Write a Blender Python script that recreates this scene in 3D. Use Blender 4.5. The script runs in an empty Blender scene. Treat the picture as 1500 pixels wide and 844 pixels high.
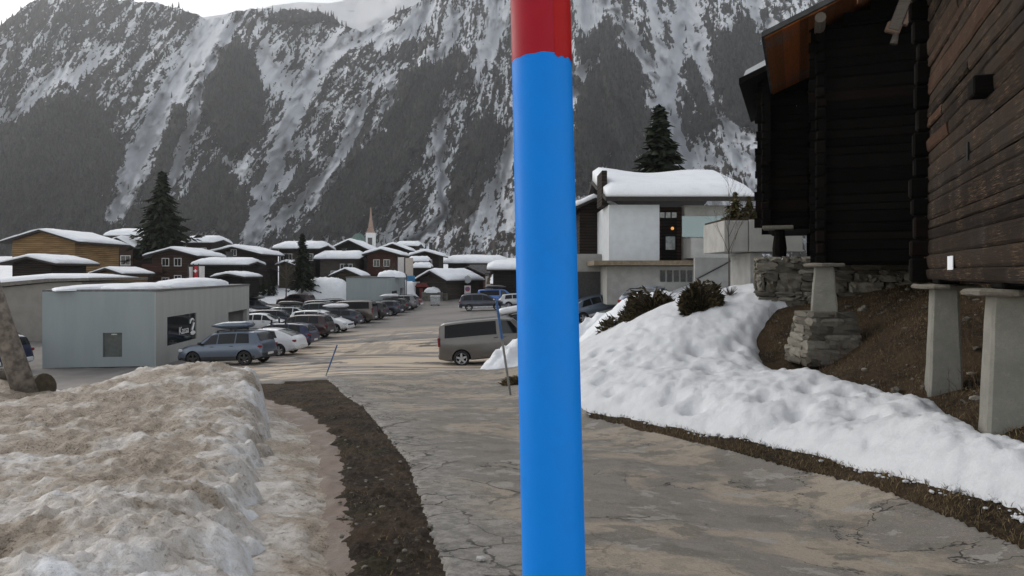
import bpy, bmesh, math, random
import numpy as np
from mathutils import Vector, Matrix, Euler
random.seed(7)
RNG = np.random.default_rng(11)
PI = math.pi
SC = bpy.context.scene
COL = SC.collection
F = 1083.0; CX = 750.0; HY = 400.0; CAMZ = 1.6

def at(px, py, Y):
    """point of the place seen along the photograph's pixel (px, py) at Y metres in front of the lens"""
    return Vector(((px - CX) / F * Y, Y, CAMZ - (py - HY) / F * Y))

# ------------------------------------------------------------------ noise
_P = RNG.permutation(512).astype(np.int64)
_P = np.concatenate([_P, _P, _P])
_G = RNG.uniform(0, 2 * PI, 512); _GX = np.cos(_G); _GY = np.sin(_G)
def perlin(x, y):
    x = np.asarray(x, float); y = np.asarray(y, float)
    xi = np.floor(x).astype(np.int64); yi = np.floor(y).astype(np.int64)
    xf = x - xi; yf = y - yi
    xi &= 511; yi &= 511
    u = xf * xf * xf * (xf * (xf * 6 - 15) + 10); v = yf * yf * yf * (yf * (yf * 6 - 15) + 10)
    def g(ix, iy, dx, dy):
        h = _P[_P[ix & 511] + (iy & 511)]
        return _GX[h] * dx + _GY[h] * dy
    a = g(xi, yi, xf, yf); b = g(xi + 1, yi, xf - 1, yf)
    c = g(xi, yi + 1, xf, yf - 1); d = g(xi + 1, yi + 1, xf - 1, yf - 1)
    return ((a + (b - a) * u) + ((c + (d - c) * u) - (a + (b - a) * u)) * v) * 1.5
def fbm(x, y, octv=4, gain=.5):
    s = 0; a = 1.; t = 0
    for o in range(octv):
        s = s + a * perlin(x + 17.3 * o, y - 9.1 * o); t += a
        a *= gain; x = x * 2.03; y = y * 2.03
    return s / t
def sstep(a, b, x):
    t = np.clip((x - a) / (b - a), 0, 1); return t * t * (3 - 2 * t)

# ------------------------------------------------------------------ mesh building
class MB:
    def __init__(s): s.v = []; s.f = []; s.m = []
    def add(s, vs, fs, mi=0):
        o = len(s.v); s.v.extend([tuple(p) for p in vs]); s.f.extend([tuple(i + o for i in f) for f in fs]); s.m.extend([mi] * len(fs)); return s
    def box(s, x0, x1, y0, y1, z0, z1, mi=0, M=None):
        vs = [Vector(p) for p in ((x0,y0,z0),(x1,y0,z0),(x1,y1,z0),(x0,y1,z0),(x0,y0,z1),(x1,y0,z1),(x1,y1,z1),(x0,y1,z1))]
        if M is not None: vs = [M @ p for p in vs]
        return s.add(vs, [(3,2,1,0),(4,5,6,7),(0,1,5,4),(1,2,6,5),(2,3,7,6),(3,0,4,7)], mi)
    def bbox(s, x0, x1, y0, y1, z0, z1, b=.02, mi=0, M=None):
        """box with chamfered edges"""
        b = min(b, (x1-x0)*.45, (y1-y0)*.45, (z1-z0)*.45)
        vs = []; xs=(x0,x1); ys=(y0,y1); zs=(z0,z1)
        idx = {}
        for i in (0,1):
            for j in (0,1):
                for k in (0,1):
                    sx=b if i==0 else -b; sy=b if j==0 else -b; sz=b if k==0 else -b
                    idx[i,j,k,'x']=len(vs); vs.append((xs[i],ys[j]+sy,zs[k]+sz))
                    idx[i,j,k,'y']=len(vs); vs.append((xs[i]+sx,ys[j],zs[k]+sz))
                    idx[i,j,k,'z']=len(vs); vs.append((xs[i]+sx,ys[j]+sy,zs[k]))
        fs=[]
        q=[(0,0),(1,0),(1,1),(0,1)]
        for i in (0,1):
            f=[idx[i,a,c,'x'] for a,c in q]; fs.append(f if i else f[::-1])
            f=[idx[c,i,a,'y'] for a,c in q]; fs.append(f if i else f[::-1])
            f=[idx[a,c,i,'z'] for a,c in q]; fs.append(f if i else f[::-1])
        for a in (0,1):
            for c in (0,1):
                fs.append([idx[a,c,0,'x'],idx[a,c,1,'x'],idx[a,c,1,'y'],idx[a,c,0,'y']])
                fs.append([idx[a,0,c,'x'],idx[a,1,c,'x'],idx[a,1,c,'z'],idx[a,0,c,'z']])
                fs.append([idx[0,a,c,'y'],idx[1,a,c,'y'],idx[1,a,c,'z'],idx[0,a,c,'z']])
        for a in (0,1):
            for c in (0,1):
                for d in (0,1): fs.append([idx[a,c,d,'x'],idx[a,c,d,'y'],idx[a,c,d,'z']])
        vs=[Vector(p) for p in vs]
        if M is not None: vs=[M@p for p in vs]
        return s.add(vs, fs, mi)
    def tube(s, pts, rad, n=8, caps=True, mi=0):
        pts=[Vector(p) for p in pts]
        if not hasattr(rad,'__len__'): rad=[rad]*len(pts)
        vs=[]; up=Vector((0,0,1))
        for i,p in enumerate(pts):
            t=(pts[min(i+1,len(pts)-1)]-pts[max(i-1,0)]).normalized()
            a=t.cross(up)
            if a.length<.05: a=t.cross(Vector((1,0,0)))
            a.normalize(); b=a.cross(t)
            for k in range(n):
                th=2*PI*k/n; vs.append(p+(a*math.cos(th)+b*math.sin(th))*rad[i])
        fs=[]
        for i in range(len(pts)-1):
            for k in range(n):
                k2=(k+1)%n; fs.append((i*n+k,i*n+k2,(i+1)*n+k2,(i+1)*n+k))
        if caps: fs.append(tuple(range(n))[::-1]); fs.append(tuple((len(pts)-1)*n+k for k in range(n)))
        return s.add(vs,fs,mi)
    def prism(s, poly, axis, a0, a1, mi=0, M=None):
        """poly of 2-D points extruded along axis 0/1/2"""
        vs=[]
        for a in (a0,a1):
            for p in poly:
                q=[p[0],p[1]]; q.insert(axis,a); vs.append(Vector(q))
        if M is not None: vs=[M@p for p in vs]
        n=len(poly); fs=[tuple(range(n)),tuple(range(2*n-1,n-1,-1))]
        for i in range(n):
            j=(i+1)%n; fs.append((i,i+n,j+n,j))
        return s.add(vs,fs,mi)
    def grid(s, P, mi=0, closed_u=False):
        """P[i][j] rows of points"""
        nr=len(P); nc=len(P[0]); vs=[p for r in P for p in r]; fs=[]
        for i in range(nr-1):
            for j in range(nc if closed_u else nc-1):
                j2=(j+1)%nc; fs.append((i*nc+j,i*nc+j2,(i+1)*nc+j2,(i+1)*nc+j))
        return s.add(vs,fs,mi)
    def build(s, name, mat, parent=None, smooth=False, fixn=True):
        me=bpy.data.meshes.new(name); me.from_pydata(s.v,[],s.f)
        for m in (mat if isinstance(mat,(list,tuple)) else [mat]): me.materials.append(m)
        if s.m and max(s.m)>0: me.polygons.foreach_set('material_index',s.m)
        if smooth: me.polygons.foreach_set('use_smooth',[True]*len(s.f))
        if fixn:
            bm=bmesh.new(); bm.from_mesh(me); bmesh.ops.recalc_face_normals(bm,faces=bm.faces); bm.to_mesh(me); bm.free()
        me.update()
        o=bpy.data.objects.new(name,me); COL.objects.link(o)
        if parent is not None: o.parent=parent
        return o
def np_mesh(name, V, Fq, mat, parent=None, smooth=True, attrs=None):
    """V (n,3), Fq (m,3|4) numpy"""
    me=bpy.data.meshes.new(name); V=np.asarray(V,np.float32); Fq=np.asarray(Fq,np.int32)
    k=Fq.shape[1]
    me.vertices.add(len(V)); me.vertices.foreach_set('co',V.ravel())
    me.loops.add(Fq.size); me.loops.foreach_set('vertex_index',Fq.ravel())
    me.polygons.add(len(Fq)); me.polygons.foreach_set('loop_start',np.arange(0,Fq.size,k,dtype=np.int32))
    me.polygons.foreach_set('loop_total',np.full(len(Fq),k,np.int32))
    me.polygons.foreach_set('use_smooth',np.full(len(Fq),smooth))
    me.update(calc_edges=True); me.validate()
    for n,a in (attrs or {}).items():
        at_=me.attributes.new(n,'FLOAT','POINT'); at_.data.foreach_set('value',np.asarray(a,np.float32).ravel())
    me.materials.append(mat)
    o=bpy.data.objects.new(name,me); COL.objects.link(o)
    if parent is not None: o.parent=parent
    return o
def thing(name, label, cat, loc=(0,0,0), rz=0, group=None):
    o=bpy.data.objects.new(name,None); COL.objects.link(o); o.location=loc; o.rotation_euler=(0,0,rz); o.empty_display_size=.2
    o['label']=label; o['category']=cat
    if group: o['group']=group
    return o
def tag(o, label=None, cat=None, group=None, kind=None):
    if label: o['label']=label
    if cat: o['category']=cat
    if group: o['group']=group
    if kind: o['kind']=kind
    return o

# ------------------------------------------------------------------ materials
class NT:
    def __init__(s, name):
        s.mat=bpy.data.materials.new(name); s.mat.use_nodes=True; s.t=s.mat.node_tree; s.n=s.t.nodes; s.l=s.t.links
        s.b=s.n['Principled BSDF']; s.tc=None
    def co(s, kind='Object', scale=None, rot=None):
        if s.tc is None: s.tc=s.n.new('ShaderNodeTexCoord')
        if scale is None: return s.tc.outputs[kind]
        m=s.n.new('ShaderNodeMapping'); s.l.new(s.tc.outputs[kind],m.inputs[0]); m.inputs['Scale'].default_value=scale
        if rot: m.inputs['Rotation'].default_value=rot
        return m.outputs[0]
    def noise(s, scale, detail=4, rough=.55, co=None, dist=0):
        n=s.n.new('ShaderNodeTexNoise'); n.inputs['Scale'].default_value=scale; n.inputs['Detail'].default_value=detail
        n.inputs['Roughness'].default_value=rough; n.inputs['Distortion'].default_value=dist
        s.l.new(co if co is not None else s.co(),n.inputs['Vector']); return n.outputs[0]
    def voro(s, scale, feature='DISTANCE_TO_EDGE', co=None, rnd=1):
        n=s.n.new('ShaderNodeTexVoronoi'); n.feature=feature; n.inputs['Scale'].default_value=scale; n.inputs['Randomness'].default_value=rnd
        s.l.new(co if co is not None else s.co(),n.inputs['Vector']); return n.outputs[0]
    def ramp(s, fac, a, b, va=0., vb=1.):
        n=s.n.new('ShaderNodeMapRange'); n.inputs[1].default_value=a; n.inputs[2].default_value=b; n.inputs[3].default_value=va; n.inputs[4].default_value=vb
        n.interpolation_type='SMOOTHSTEP'; s.l.new(fac,n.inputs[0]); return n.outputs[0]
    def math(s, op, a, b=None):
        n=s.n.new('ShaderNodeMath'); n.operation=op
        for i,x in enumerate((a,b)):
            if x is None: continue
            if isinstance(x,(int,float)): n.inputs[i].default_value=x
            else: s.l.new(x,n.inputs[i])
        return n.outputs[0]
    def mix(s, fac, a, b, mode='MIX'):
        n=s.n.new('ShaderNodeMix'); n.data_type='RGBA'; n.blend_type=mode
        if isinstance(fac,(int,float)): n.inputs[0].default_value=fac
        else: s.l.new(fac,n.inputs[0])
        for i,x in ((6,a),(7,b)):
            if isinstance(x,(tuple,list)): n.inputs[i].default_value=(x[0],x[1],x[2],1)
            else: s.l.new(x,n.inputs[i])
        return n.outputs[2]
    def attr(s, name):
        n=s.n.new('ShaderNodeAttribute'); n.attribute_name=name; return n.outputs['Fac']
    def bump(s, h, strength=.4, dist=.02, prev=None):
        n=s.n.new('ShaderNodeBump'); n.inputs['Strength'].default_value=strength; n.inputs['Distance'].default_value=dist
        s.l.new(h,n.inputs['Height'])
        if prev is not None: s.l.new(prev,n.inputs['Normal'])
        s.l.new(n.outputs[0],s.b.inputs['Normal']); return n.outputs[0]
    def out(s, col=None, rough=None, spec=None, metal=None):
        for k,x in (('Base Color',col),('Roughness',rough),('Specular IOR Level',spec),('Metallic',metal)):
            if x is None: continue
            if isinstance(x,(int,float)): s.b.inputs[k].default_value=x
            elif isinstance(x,(tuple,list)): s.b.inputs[k].default_value=(x[0],x[1],x[2],1)
            else: s.l.new(x,s.b.inputs[k])
        return s.mat
def simple(name, c, rough=.6, var=.25, scale=6, metal=0, spec=.5, bump=0, bscale=40):
    t=NT(name); n=t.noise(scale,5)
    c2=tuple(x*(1-var) for x in c); c3=tuple(min(1,x*(1+var)) for x in c)
    t.out(t.mix(t.ramp(n,.3,.7),c2,c3),rough,spec,metal)
    if bump: t.bump(t.noise(bscale,4),bump,.02)
    return t.mat
def cycles(): 
    SC.render.engine='CYCLES'
    c=SC.cycles; c.use_denoising=True
    try: c.denoiser='OPENIMAGEDENOISE'; c.denoising_input_passes='RGB_ALBEDO_NORMAL'
    except Exception: pass
    c.max_bounces=6; c.diffuse_bounces=3; c.glossy_bounces=3; c.transmission_bounces=4; c.volume_bounces=0; c.transparent_max_bounces=6
    c.caustics_reflective=False; c.caustics_refractive=False; c.sample_clamp_indirect=4

HAZE=0.00019
# ================================================================== camera, sky, sun
cycles()
cam=bpy.data.cameras.new('camera'); camo=bpy.data.objects.new('camera',cam); COL.objects.link(camo)
camo.location=(0,0,CAMZ); camo.rotation_euler=(PI/2,0,0)
cam.sensor_width=36; cam.lens=36*F/1500; cam.shift_y=-(422-HY)/1500; cam.clip_start=.02; cam.clip_end=20000
SC.camera=camo
SUN_EL=math.radians(28); SUN_AZ=math.radians(-50)         # behind the left-hand mountain, seen from the lens
w=bpy.data.worlds.new('World'); SC.world=w; w.use_nodes=True
wn=w.node_tree.nodes; wl=w.node_tree.links
sky=wn.new('ShaderNodeTexSky'); sky.sky_type='NISHITA'; sky.sun_disc=False; sky.sun_elevation=SUN_EL; sky.sun_rotation=SUN_AZ
sky.altitude=1300; sky.air_density=1; sky.dust_density=.6; sky.ozone_density=1
hs=wn.new('ShaderNodeHueSaturation'); hs.inputs['Saturation'].default_value=.27
wl.new(sky.outputs[0],hs.inputs['Color']); tn=wn.new('ShaderNodeMix'); tn.data_type='RGBA'; tn.blend_type='MULTIPLY'; tn.inputs[0].default_value=1; tn.inputs[7].default_value=(1,.962,.905,1); wl.new(hs.outputs[0],tn.inputs[6]); wl.new(tn.outputs[2],wn['Background'].inputs[0]); wn['Background'].inputs[1].default_value=.12
sl=bpy.data.lights.new('sun','SUN'); so=bpy.data.objects.new('sun',sl); COL.objects.link(so)
sl.energy=1.1; sl.angle=math.radians(60); sl.color=(1,.92,.82)
d=Vector((math.sin(SUN_AZ)*math.cos(SUN_EL),math.cos(SUN_AZ)*math.cos(SUN_EL),math.sin(SUN_EL)))
so.rotation_euler=d.to_track_quat('Z','Y').to_euler(); so.location=(-20,40,60)
vs=SC.view_settings; vs.view_transform='Standard'; vs.look='None'; vs.gamma=1; vs.exposure=1.22; vs.use_curve_mapping=False

# ================================================================== terrain
YS=np.array([-20,0,5.5,8.2,10.3,12,13.6,18.7,25,28,40,60,95,140.]); XR=np.array([5.4,4.4,3.78,3.44,2.80,2.12,1.45,.95,1.0,1.6,3,5,3,-5])
YL=np.array([-20,0,3,5.5,9,15.4,22,26,28]); XL=np.array([2.3,.75,-.08,-.58,-1.27,-3.1,-5.3,-6.6,-8.5])
def base_z(Y):
    t=np.clip(Y,-20,40)
    s=-.0808*t; return -2.1+np.log1p(np.exp(np.clip((s+2.1)*9,-50,50)))/9
_CP=np.array([ # X, Y, height above the road plane
 (4.9,7.5,.62),(6.2,10.9,.72),(5.9,14.2,.80),(6.2,15.3,.95),(7,19,2.5),(6.5,20,2.62),(4.65,18,1.72),(2.8,20,1.45),(3.3,16,.9),(2.6,13.6,.4),(4.2,12,.6),
 (8,9,1.3),(7.6,14,1.9),(10,12,2.2),(9,19,2.9),(14,20,3.4),(22,25,4),(12,4,1.6),(6,4,.9),(5.6,6,.75),(8,28,2.9),(10,45,2.4),(6.3,36,1.5),(4,26,1.9),(5,50,.5),(1.6,22,.45),(1.2,29,.1),
 (16,45,3.2),(25,60,3),(40,40,5),(7,0,.9),(14,-6,1.8),(4.5,23,2.15),(9,23.5,2.7),(3,31,.6),(3,40,.3),(7,42,1.3),
 (3.9,5.5,0),(3.4,8.2,0),(2.85,10.3,0),(2.2,12,0),(1.4,13.6,0),(.1,18.7,0),(-.6,23,0),(-1.4,28,0),(4.6,0,0),(5.3,-8,0),(2,40,0),(5,62,0),(3,85,0),(-2,50,0),(-4,70,-.05),(-10,38,-.62),(-10,60,-.62),(-7,34,-.35),(-6.5,50,-.3),(-11,28,-.45),(-12,48,-.75),(-14,36,-.75),
 (1.5,5,0),(1,9,0),(0,13,0),(-2,17,0),(-3,22,0),(-6,26,0),(-6,14,0),(-3,8,0),(-2,3,0),(-9,8,0),(-12,16,0),(-14,26,-.45),(-16,4,0),(0,-8,0),(-12,-8,0),(2,1,0),(-24,28,-.6),(-40,32,-.7),(-24,38,-.75),(-60,60,0),(12,80,1),(30,90,2.5),
 (-18,48,-.78),(-22,60,-.78),(-26,75,-.75),(-35,60,-.8),(-14,60,-.72),(-13,72,-.55),(-11,80,-.3),(-20,82,-.5),(0,95,0),(-10,97,0),(-25,97,-.3),(70,120,3),(-80,110,0),(0,150,0)],float)
def _phi(r): return np.where(r>1e-9,r**2.2,0.)
_D=np.hypot(_CP[:,0,None]-_CP[None,:,0],_CP[:,1,None]-_CP[None,:,1]); _n=len(_CP)
_A=np.zeros((_n+3,_n+3)); _A[:_n,:_n]=_phi(_D)+np.eye(_n)*.02; _A[:_n,_n]=1; _A[:_n,_n+1:_n+3]=_CP[:,:2]; _A[_n:,:_n]=_A[:_n,_n:].T
_W=np.linalg.solve(_A,np.concatenate([_CP[:,2],[0,0,0]]))
def ground_z(X,Y):
    X=np.asarray(X,float); Y=np.asarray(Y,float); sh=X.shape; x=X.ravel(); y=Y.ravel()
    xc=np.clip(x,-70,60); yc=np.clip(y,-10,140)
    o=_W[_n]+_W[_n+1]*xc+_W[_n+2]*yc
    for i in range(_n): o=o+_W[i]*_phi(np.hypot(xc-_CP[i,0],yc-_CP[i,1]))
    fade=1-sstep(105,150,y); o=np.clip(o,-.8,5)*fade
    z=base_z(y)+o+sstep(88,150,y)*4.0+sstep(150,500,y)*9
    # left meadow behind the car park climbs a little
    z=z+sstep(70,100,y)*sstep(-18,-40,x)*.9
    return z.reshape(sh)
def gz(x,y): return float(ground_z(np.array([x]),np.array([y]))[0])
def on_ground(px,py,y0=2.,y1=400.):
    """walk along the sight line of a pixel until it meets the terrain"""
    Ys=np.exp(np.linspace(math.log(y0),math.log(y1),1500)); X=(px-CX)/F*Ys; Z=CAMZ-(py-HY)/F*Ys
    hit=np.where(Z<ground_z(X,Ys))[0]
    i=hit[0] if len(hit) else len(Ys)-1
    return float(X[i]),float(Ys[i])
# lattice: rings about a point a few metres behind the lens, finer near it
_r=[2.2]
while _r[-1]<760: _r.append(_r[-1]*(1.0052 if _r[-1]<34 else 1.012))
_r=np.array(_r); _th=np.radians(np.linspace(-58,58,760))
RR,TT=np.meshgrid(_r,_th,indexing='ij'); GX=RR*np.sin(TT); GY=RR*np.cos(TT)-4.0
NR,NC=GX.shape
GZ=ground_z(GX,GY)
# gentle unevenness of the soil away from the road
def lerp_road(Y): return np.interp(Y,YL,XL),np.interp(Y,YS,XR)
_xl,_xr=lerp_road(GY)
_off=np.maximum(_xl-GX,GX-_xr)
GZ0=GZ.copy()
GZ=GZ+sstep(0,.5,_off)*fbm(GX*1.3,GY*1.3,4)*.07*(1-sstep(30,60,GY))+sstep(.3,1,_off)*fbm(GX*9,GY*9,3)*.02*(1-sstep(14,22,GY))
_id=np.arange(NR*NC).reshape(NR,NC)
QUADS=np.stack([_id[:-1,:-1],_id[:-1,1:],_id[1:,1:],_id[1:,:-1]],-1).reshape(-1,4)
def poly_sd(poly,X,Y):
    """signed distance, positive inside"""
    p=np.asarray(poly,float); sh=X.shape; x=X.ravel(); y=Y.ravel(); d=np.full(x.shape,1e9); ins=np.zeros(x.shape,bool)
    for i in range(len(p)):
        a=p[i]; b=p[(i+1)%len(p)]; e=b-a; L=max((e**2).sum(),1e-12)
        t=np.clip(((x-a[0])*e[0]+(y-a[1])*e[1])/L,0,1); d=np.minimum(d,np.hypot(x-a[0]-t*e[0],y-a[1]-t*e[1]))
        c=((a[1]>y)!=(b[1]>y))
        with np.errstate(divide='ignore',invalid='ignore'): xi=(b[0]-a[0])*(y-a[1])/(b[1]-a[1])+a[0]
        ins^=c&(x<xi)
    return np.where(ins,d,-d).reshape(sh)
def sheet(name,mat,sd,dz,base=None,attrs=None,edge=.05,under=.03,label=None,cat=None,keep=-.25):
    """a layer lying on the ground lattice: dips under the ground at its own border"""
    B=GZ if base is None else base
    Z=B+np.where(sd>0,dz,np.maximum(-under,sd*under/.12))
    kv=(sd>keep).ravel(); q=QUADS[kv[QUADS].all(1)]
    used=np.unique(q); mp=np.full(NR*NC,-1); mp[used]=np.arange(len(used))
    V=np.stack([GX.ravel()[used],GY.ravel()[used],Z.ravel()[used]],-1)
    at_={k:a.ravel()[used] for k,a in (attrs or {}).items()}
    return tag(np_mesh(name,V,mp[q],mat,attrs=at_),label,cat,kind='structure')

# ---- soil
t=NT('soil'); n1=t.noise(1.1,6,.65); n2=t.noise(14,6,.7); n3=t.noise(60,4,.7)
c=t.mix(t.ramp(n1,.35,.65),(.020,.015,.011),(.058,.040,.024)); c=t.mix(t.ramp(n2,.45,.7),c,(.085,.062,.037)); c=t.mix(t.ramp(n3,.57,.75),c,(.15,.125,.095))
t.out(c,.95,.1); t.bump(n2,.8,.05,t.bump(n3,.7,.02)); M_soil=t.mat
soil=tag(np_mesh('ground',np.stack([GX.ravel(),GY.ravel(),GZ.ravel()],-1),QUADS,M_soil),kind='structure')

nz=fbm(GX*2.2,GY*2.2,4); nzf=fbm(GX*9,GY*9,3)
# ---- lane
sd_road=np.minimum(GX-_xl,_xr-GX)+nz*.08+nzf*.03
sd_road=np.minimum(sd_road,27.2-GY+.15*GX)
t=NT('old_asphalt'); big=t.noise(.55,5,.6,dist=.4); med=t.noise(1.7,6,.62,dist=.6); fine=t.noise(90,3,.7); spk=t.noise(260,2,.6)
c=t.mix(t.ramp(med,.35,.65),(.212,.192,.168),(.182,.166,.148))
c=t.mix(t.ramp(big,.48,.56),c,(.37,.312,.24))
pt=t.noise(1.9,6,.66,dist=.25); c=t.mix(t.math('MULTIPLY',t.ramp(pt,.555,.585),.75),c,(.120,.110,.088)); c=t.mix(t.math('MULTIPLY',t.ramp(t.noise(2.3,5,.6,dist=.3,co=t.co('Object',(1,1,1),(0,0,.7))),.60,.615),.8),c,(.36,.34,.31))
c=t.mix(t.math('MULTIPLY',t.ramp(t.noise(4.5,5,.65),.62,.65),.55),c,(.10,.092,.080))
c=t.mix(t.math('MULTIPLY',t.ramp(t.noise(3.2,5,.65,co=t.co('Object',(1,1,1),(0,0,1.3))),.53,.57),.45),c,(.175,.168,.130)); c=t.mix(t.math('MULTIPLY',t.ramp(t.noise(5.1,5,.65,co=t.co('Object',(1,1,1),(0,0,2.3))),.57,.62),.40),c,(.26,.205,.17)); c=t.mix(t.ramp(fine,.3,.75),t.mix(.35,c,(.05,.05,.05)),c); c=t.mix(t.math('MULTIPLY',t.ramp(spk,.52,.68),.5),c,(.40,.36,.31)); c=t.mix(t.math('MULTIPLY',t.ramp(t.noise(180,2,.6),.60,.72),.55),c,(.06,.055,.05))
crn=t.n.new('ShaderNodeTexNoise'); crn.inputs['Scale'].default_value=1.6; crn.inputs['Detail'].default_value=5
t.l.new(t.co(),crn.inputs['Vector'])
vm=t.n.new('ShaderNodeVectorMath'); vm.operation='MULTIPLY_ADD'; t.l.new(crn.outputs['Color'],vm.inputs[0]); vm.inputs[1].default_value=(.7,.7,0); t.l.new(t.co(),vm.inputs[2])
cr=t.voro(.85,co=vm.outputs[0]); cr2=t.voro(2.7,co=vm.outputs[0])
edge=t.ramp(t.attr('sd'),.95,.15); 
crk=t.math('MULTIPLY',t.math('MULTIPLY',t.ramp(cr,.020,.004),t.ramp(t.noise(.5,2),.50,.60)),t.ramp(t.attr('sd'),1.5,.8)); crk2=t.math('MULTIPLY',t.ramp(cr2,.040,.01),t.math('MULTIPLY',edge,t.ramp(t.noise(1.3,3),.40,.55))); ck=t.math('MAXIMUM',crk,crk2)
c=t.mix(t.math('MULTIPLY',edge,.75),c,t.mix(t.ramp(t.noise(7,5,.7),.4,.62),(.14,.135,.128),(.30,.285,.265)))
c=t.mix(ck,c,(.02,.018,.015))
c=t.mix(t.math('MULTIPLY',t.ramp(t.noise(38,4,.75),.52,.66),.45),c,(.09,.085,.078)); c=t.mix(t.math('MULTIPLY',t.ramp(t.noise(47,3,.7),.58,.68),.45),c,(.40,.37,.33))
lng=t.noise(.55,6,.6,dist=.5); lc=t.math('MULTIPLY',t.ramp(t.math('ABSOLUTE',t.math('SUBTRACT',lng,.5)),.0055,.0015),t.ramp(t.noise(.4,3),.47,.55)); c=t.mix(lc,c,(.03,.028,.024))
t.out(c,t.ramp(med,.35,.65,.62,.9),.35); t.bump(fine,.5,.008,t.bump(t.math('SUBTRACT',med,ck),.6,.02)); M_lane=t.mat
lane=sheet('road',M_lane,sd_road,.035,base=GZ,attrs={'sd':GX-_xl},under=.04)
# ---- car park
LOTP=[(-9.5,21.2),(-5.5,24.6),(-1.6,27.3),(.5,29.5),(4.2,36),(6.5,50),(6.5,75),(3.5,100),(-4.0,118),(-4.5,170),(-8.5,170),(-9,120),(-11.5,100),(-25,94),(-35,84),(-36,56),(-45,50),(-45,19.5)]
sd_lot=poly_sd(LOTP,GX,GY)+nz*.25+fbm(GX*.5,GY*.5,3)*.8*(1-sstep(26,34,GY))
t=NT('car_park_asphalt'); fine=t.noise(40,4,.7); med=t.noise(.25,6,.6,dist=.5)
st=t.noise(1,7,.66,co=t.co('Object',(.09,.62,1),(0,0,.07)),dist=1.1)
c=t.mix(t.ramp(med,.35,.65),(.175,.165,.158),(.235,.222,.212))
sand=t.math('MULTIPLY',t.ramp(st,.455,.525),t.attr('sandy')); c=t.mix(sand,c,(.56,.465,.355))
c=t.mix(t.math('MULTIPLY',t.ramp(t.noise(1,5,.6,co=t.co('Object',(.5,.05,1),(0,0,.15))),.54,.6),.45),c,(.135,.128,.124))
c=t.mix(t.math('MULTIPLY',t.ramp(t.noise(.5,4),.6,.66),t.attr('sandy')),c,(.10,.095,.09))
t.out(t.mix(t.ramp(fine,.3,.7),t.mix(.2,c,(.05,.05,.05)),c),.8,.3); t.bump(fine,.25,.01); M_lot=t.mat
sandy=sstep(24,27,GY)*(1-sstep(42,64,GY)); sandy=sandy*sstep(-17,-11,GX)*.95+.05
lot=sheet('car_park',M_lot,sd_lot,.03,base=GZ,attrs={'sandy':sandy},under=.05)
# painted bay line
# ---- dark dug verge left of the lane
sd_dirt=np.minimum((_xl+.06)-GX, GX-np.interp(GY,[-5,3,5.5,9,12,15.4,18,20,22.5],[.1,-.62,-1.28,-2.16,-3.0,-4.5,-6.2,-7.4,-7.9]))+nz*.26+nzf*.03
sd_dirt=np.minimum(sd_dirt,21.8-GY+fbm(GX*.6,GY*.6,3)*1.5)
t=NT('dug_earth'); n1=t.noise(1.4,6,.65); n2=t.noise(16,6,.7); n3=t.noise(70,4,.75)
c=t.mix(t.ramp(n1,.35,.65),(.030,.024,.019),(.085,.058,.038)); c=t.mix(t.ramp(n2,.5,.68),c,(.12,.09,.062)); c=t.mix(t.ramp(n3,.58,.74),c,(.20,.165,.13)); c=t.mix(t.math('MULTIPLY',t.ramp(t.noise(.8,4,.6),.55,.68),.5),c,(.055,.055,.022))
t.out(c,.9,.2); t.bump(n2,1,.06,t.bump(n3,.9,.025)); M_dirt=t.mat
dirt=sheet('earth_verge',M_dirt,sd_dirt,.004+(.02+np.abs(fbm(GX*5,GY*5,4))*.09+np.abs(nzf)*.03)*sstep(0,.22,sd_dirt),under=.03)
# ---- brown wet strip between the earth and the ice
XB=np.interp(GY,[-5,0,1.2,5.5,11.3,14.1,15.4,19,24],[1.7,0,-.40,-1.80,-3.68,-4.72,-5.4,-8,-12])       # foot of the snow bank
xd=np.interp(GY,[-5,3,5.5,9,12,15.4,18,20,22.5],[.1,-.62,-1.28,-2.16,-3.0,-4.5,-6.2,-7.4,-7.9])
sd_st=np.minimum(xd+.12-GX,GX-XB+.3)+nz*.03; sd_st=np.minimum(sd_st,22.5-GY)
t=NT('wet_gravel_path'); n1=t.noise(2.3,5); n3=t.noise(80,4,.7)
t.out(t.mix(t.ramp(n3,.35,.7),t.mix(t.ramp(n1,.3,.7),(.125,.086,.066),(.17,.122,.096)),(.23,.18,.145)),t.ramp(n1,.3,.6,.35,.75),.5); t.bump(n3,.5,.012)
strip=sheet('path',t.mat,sd_st,.012,under=.03)

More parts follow.
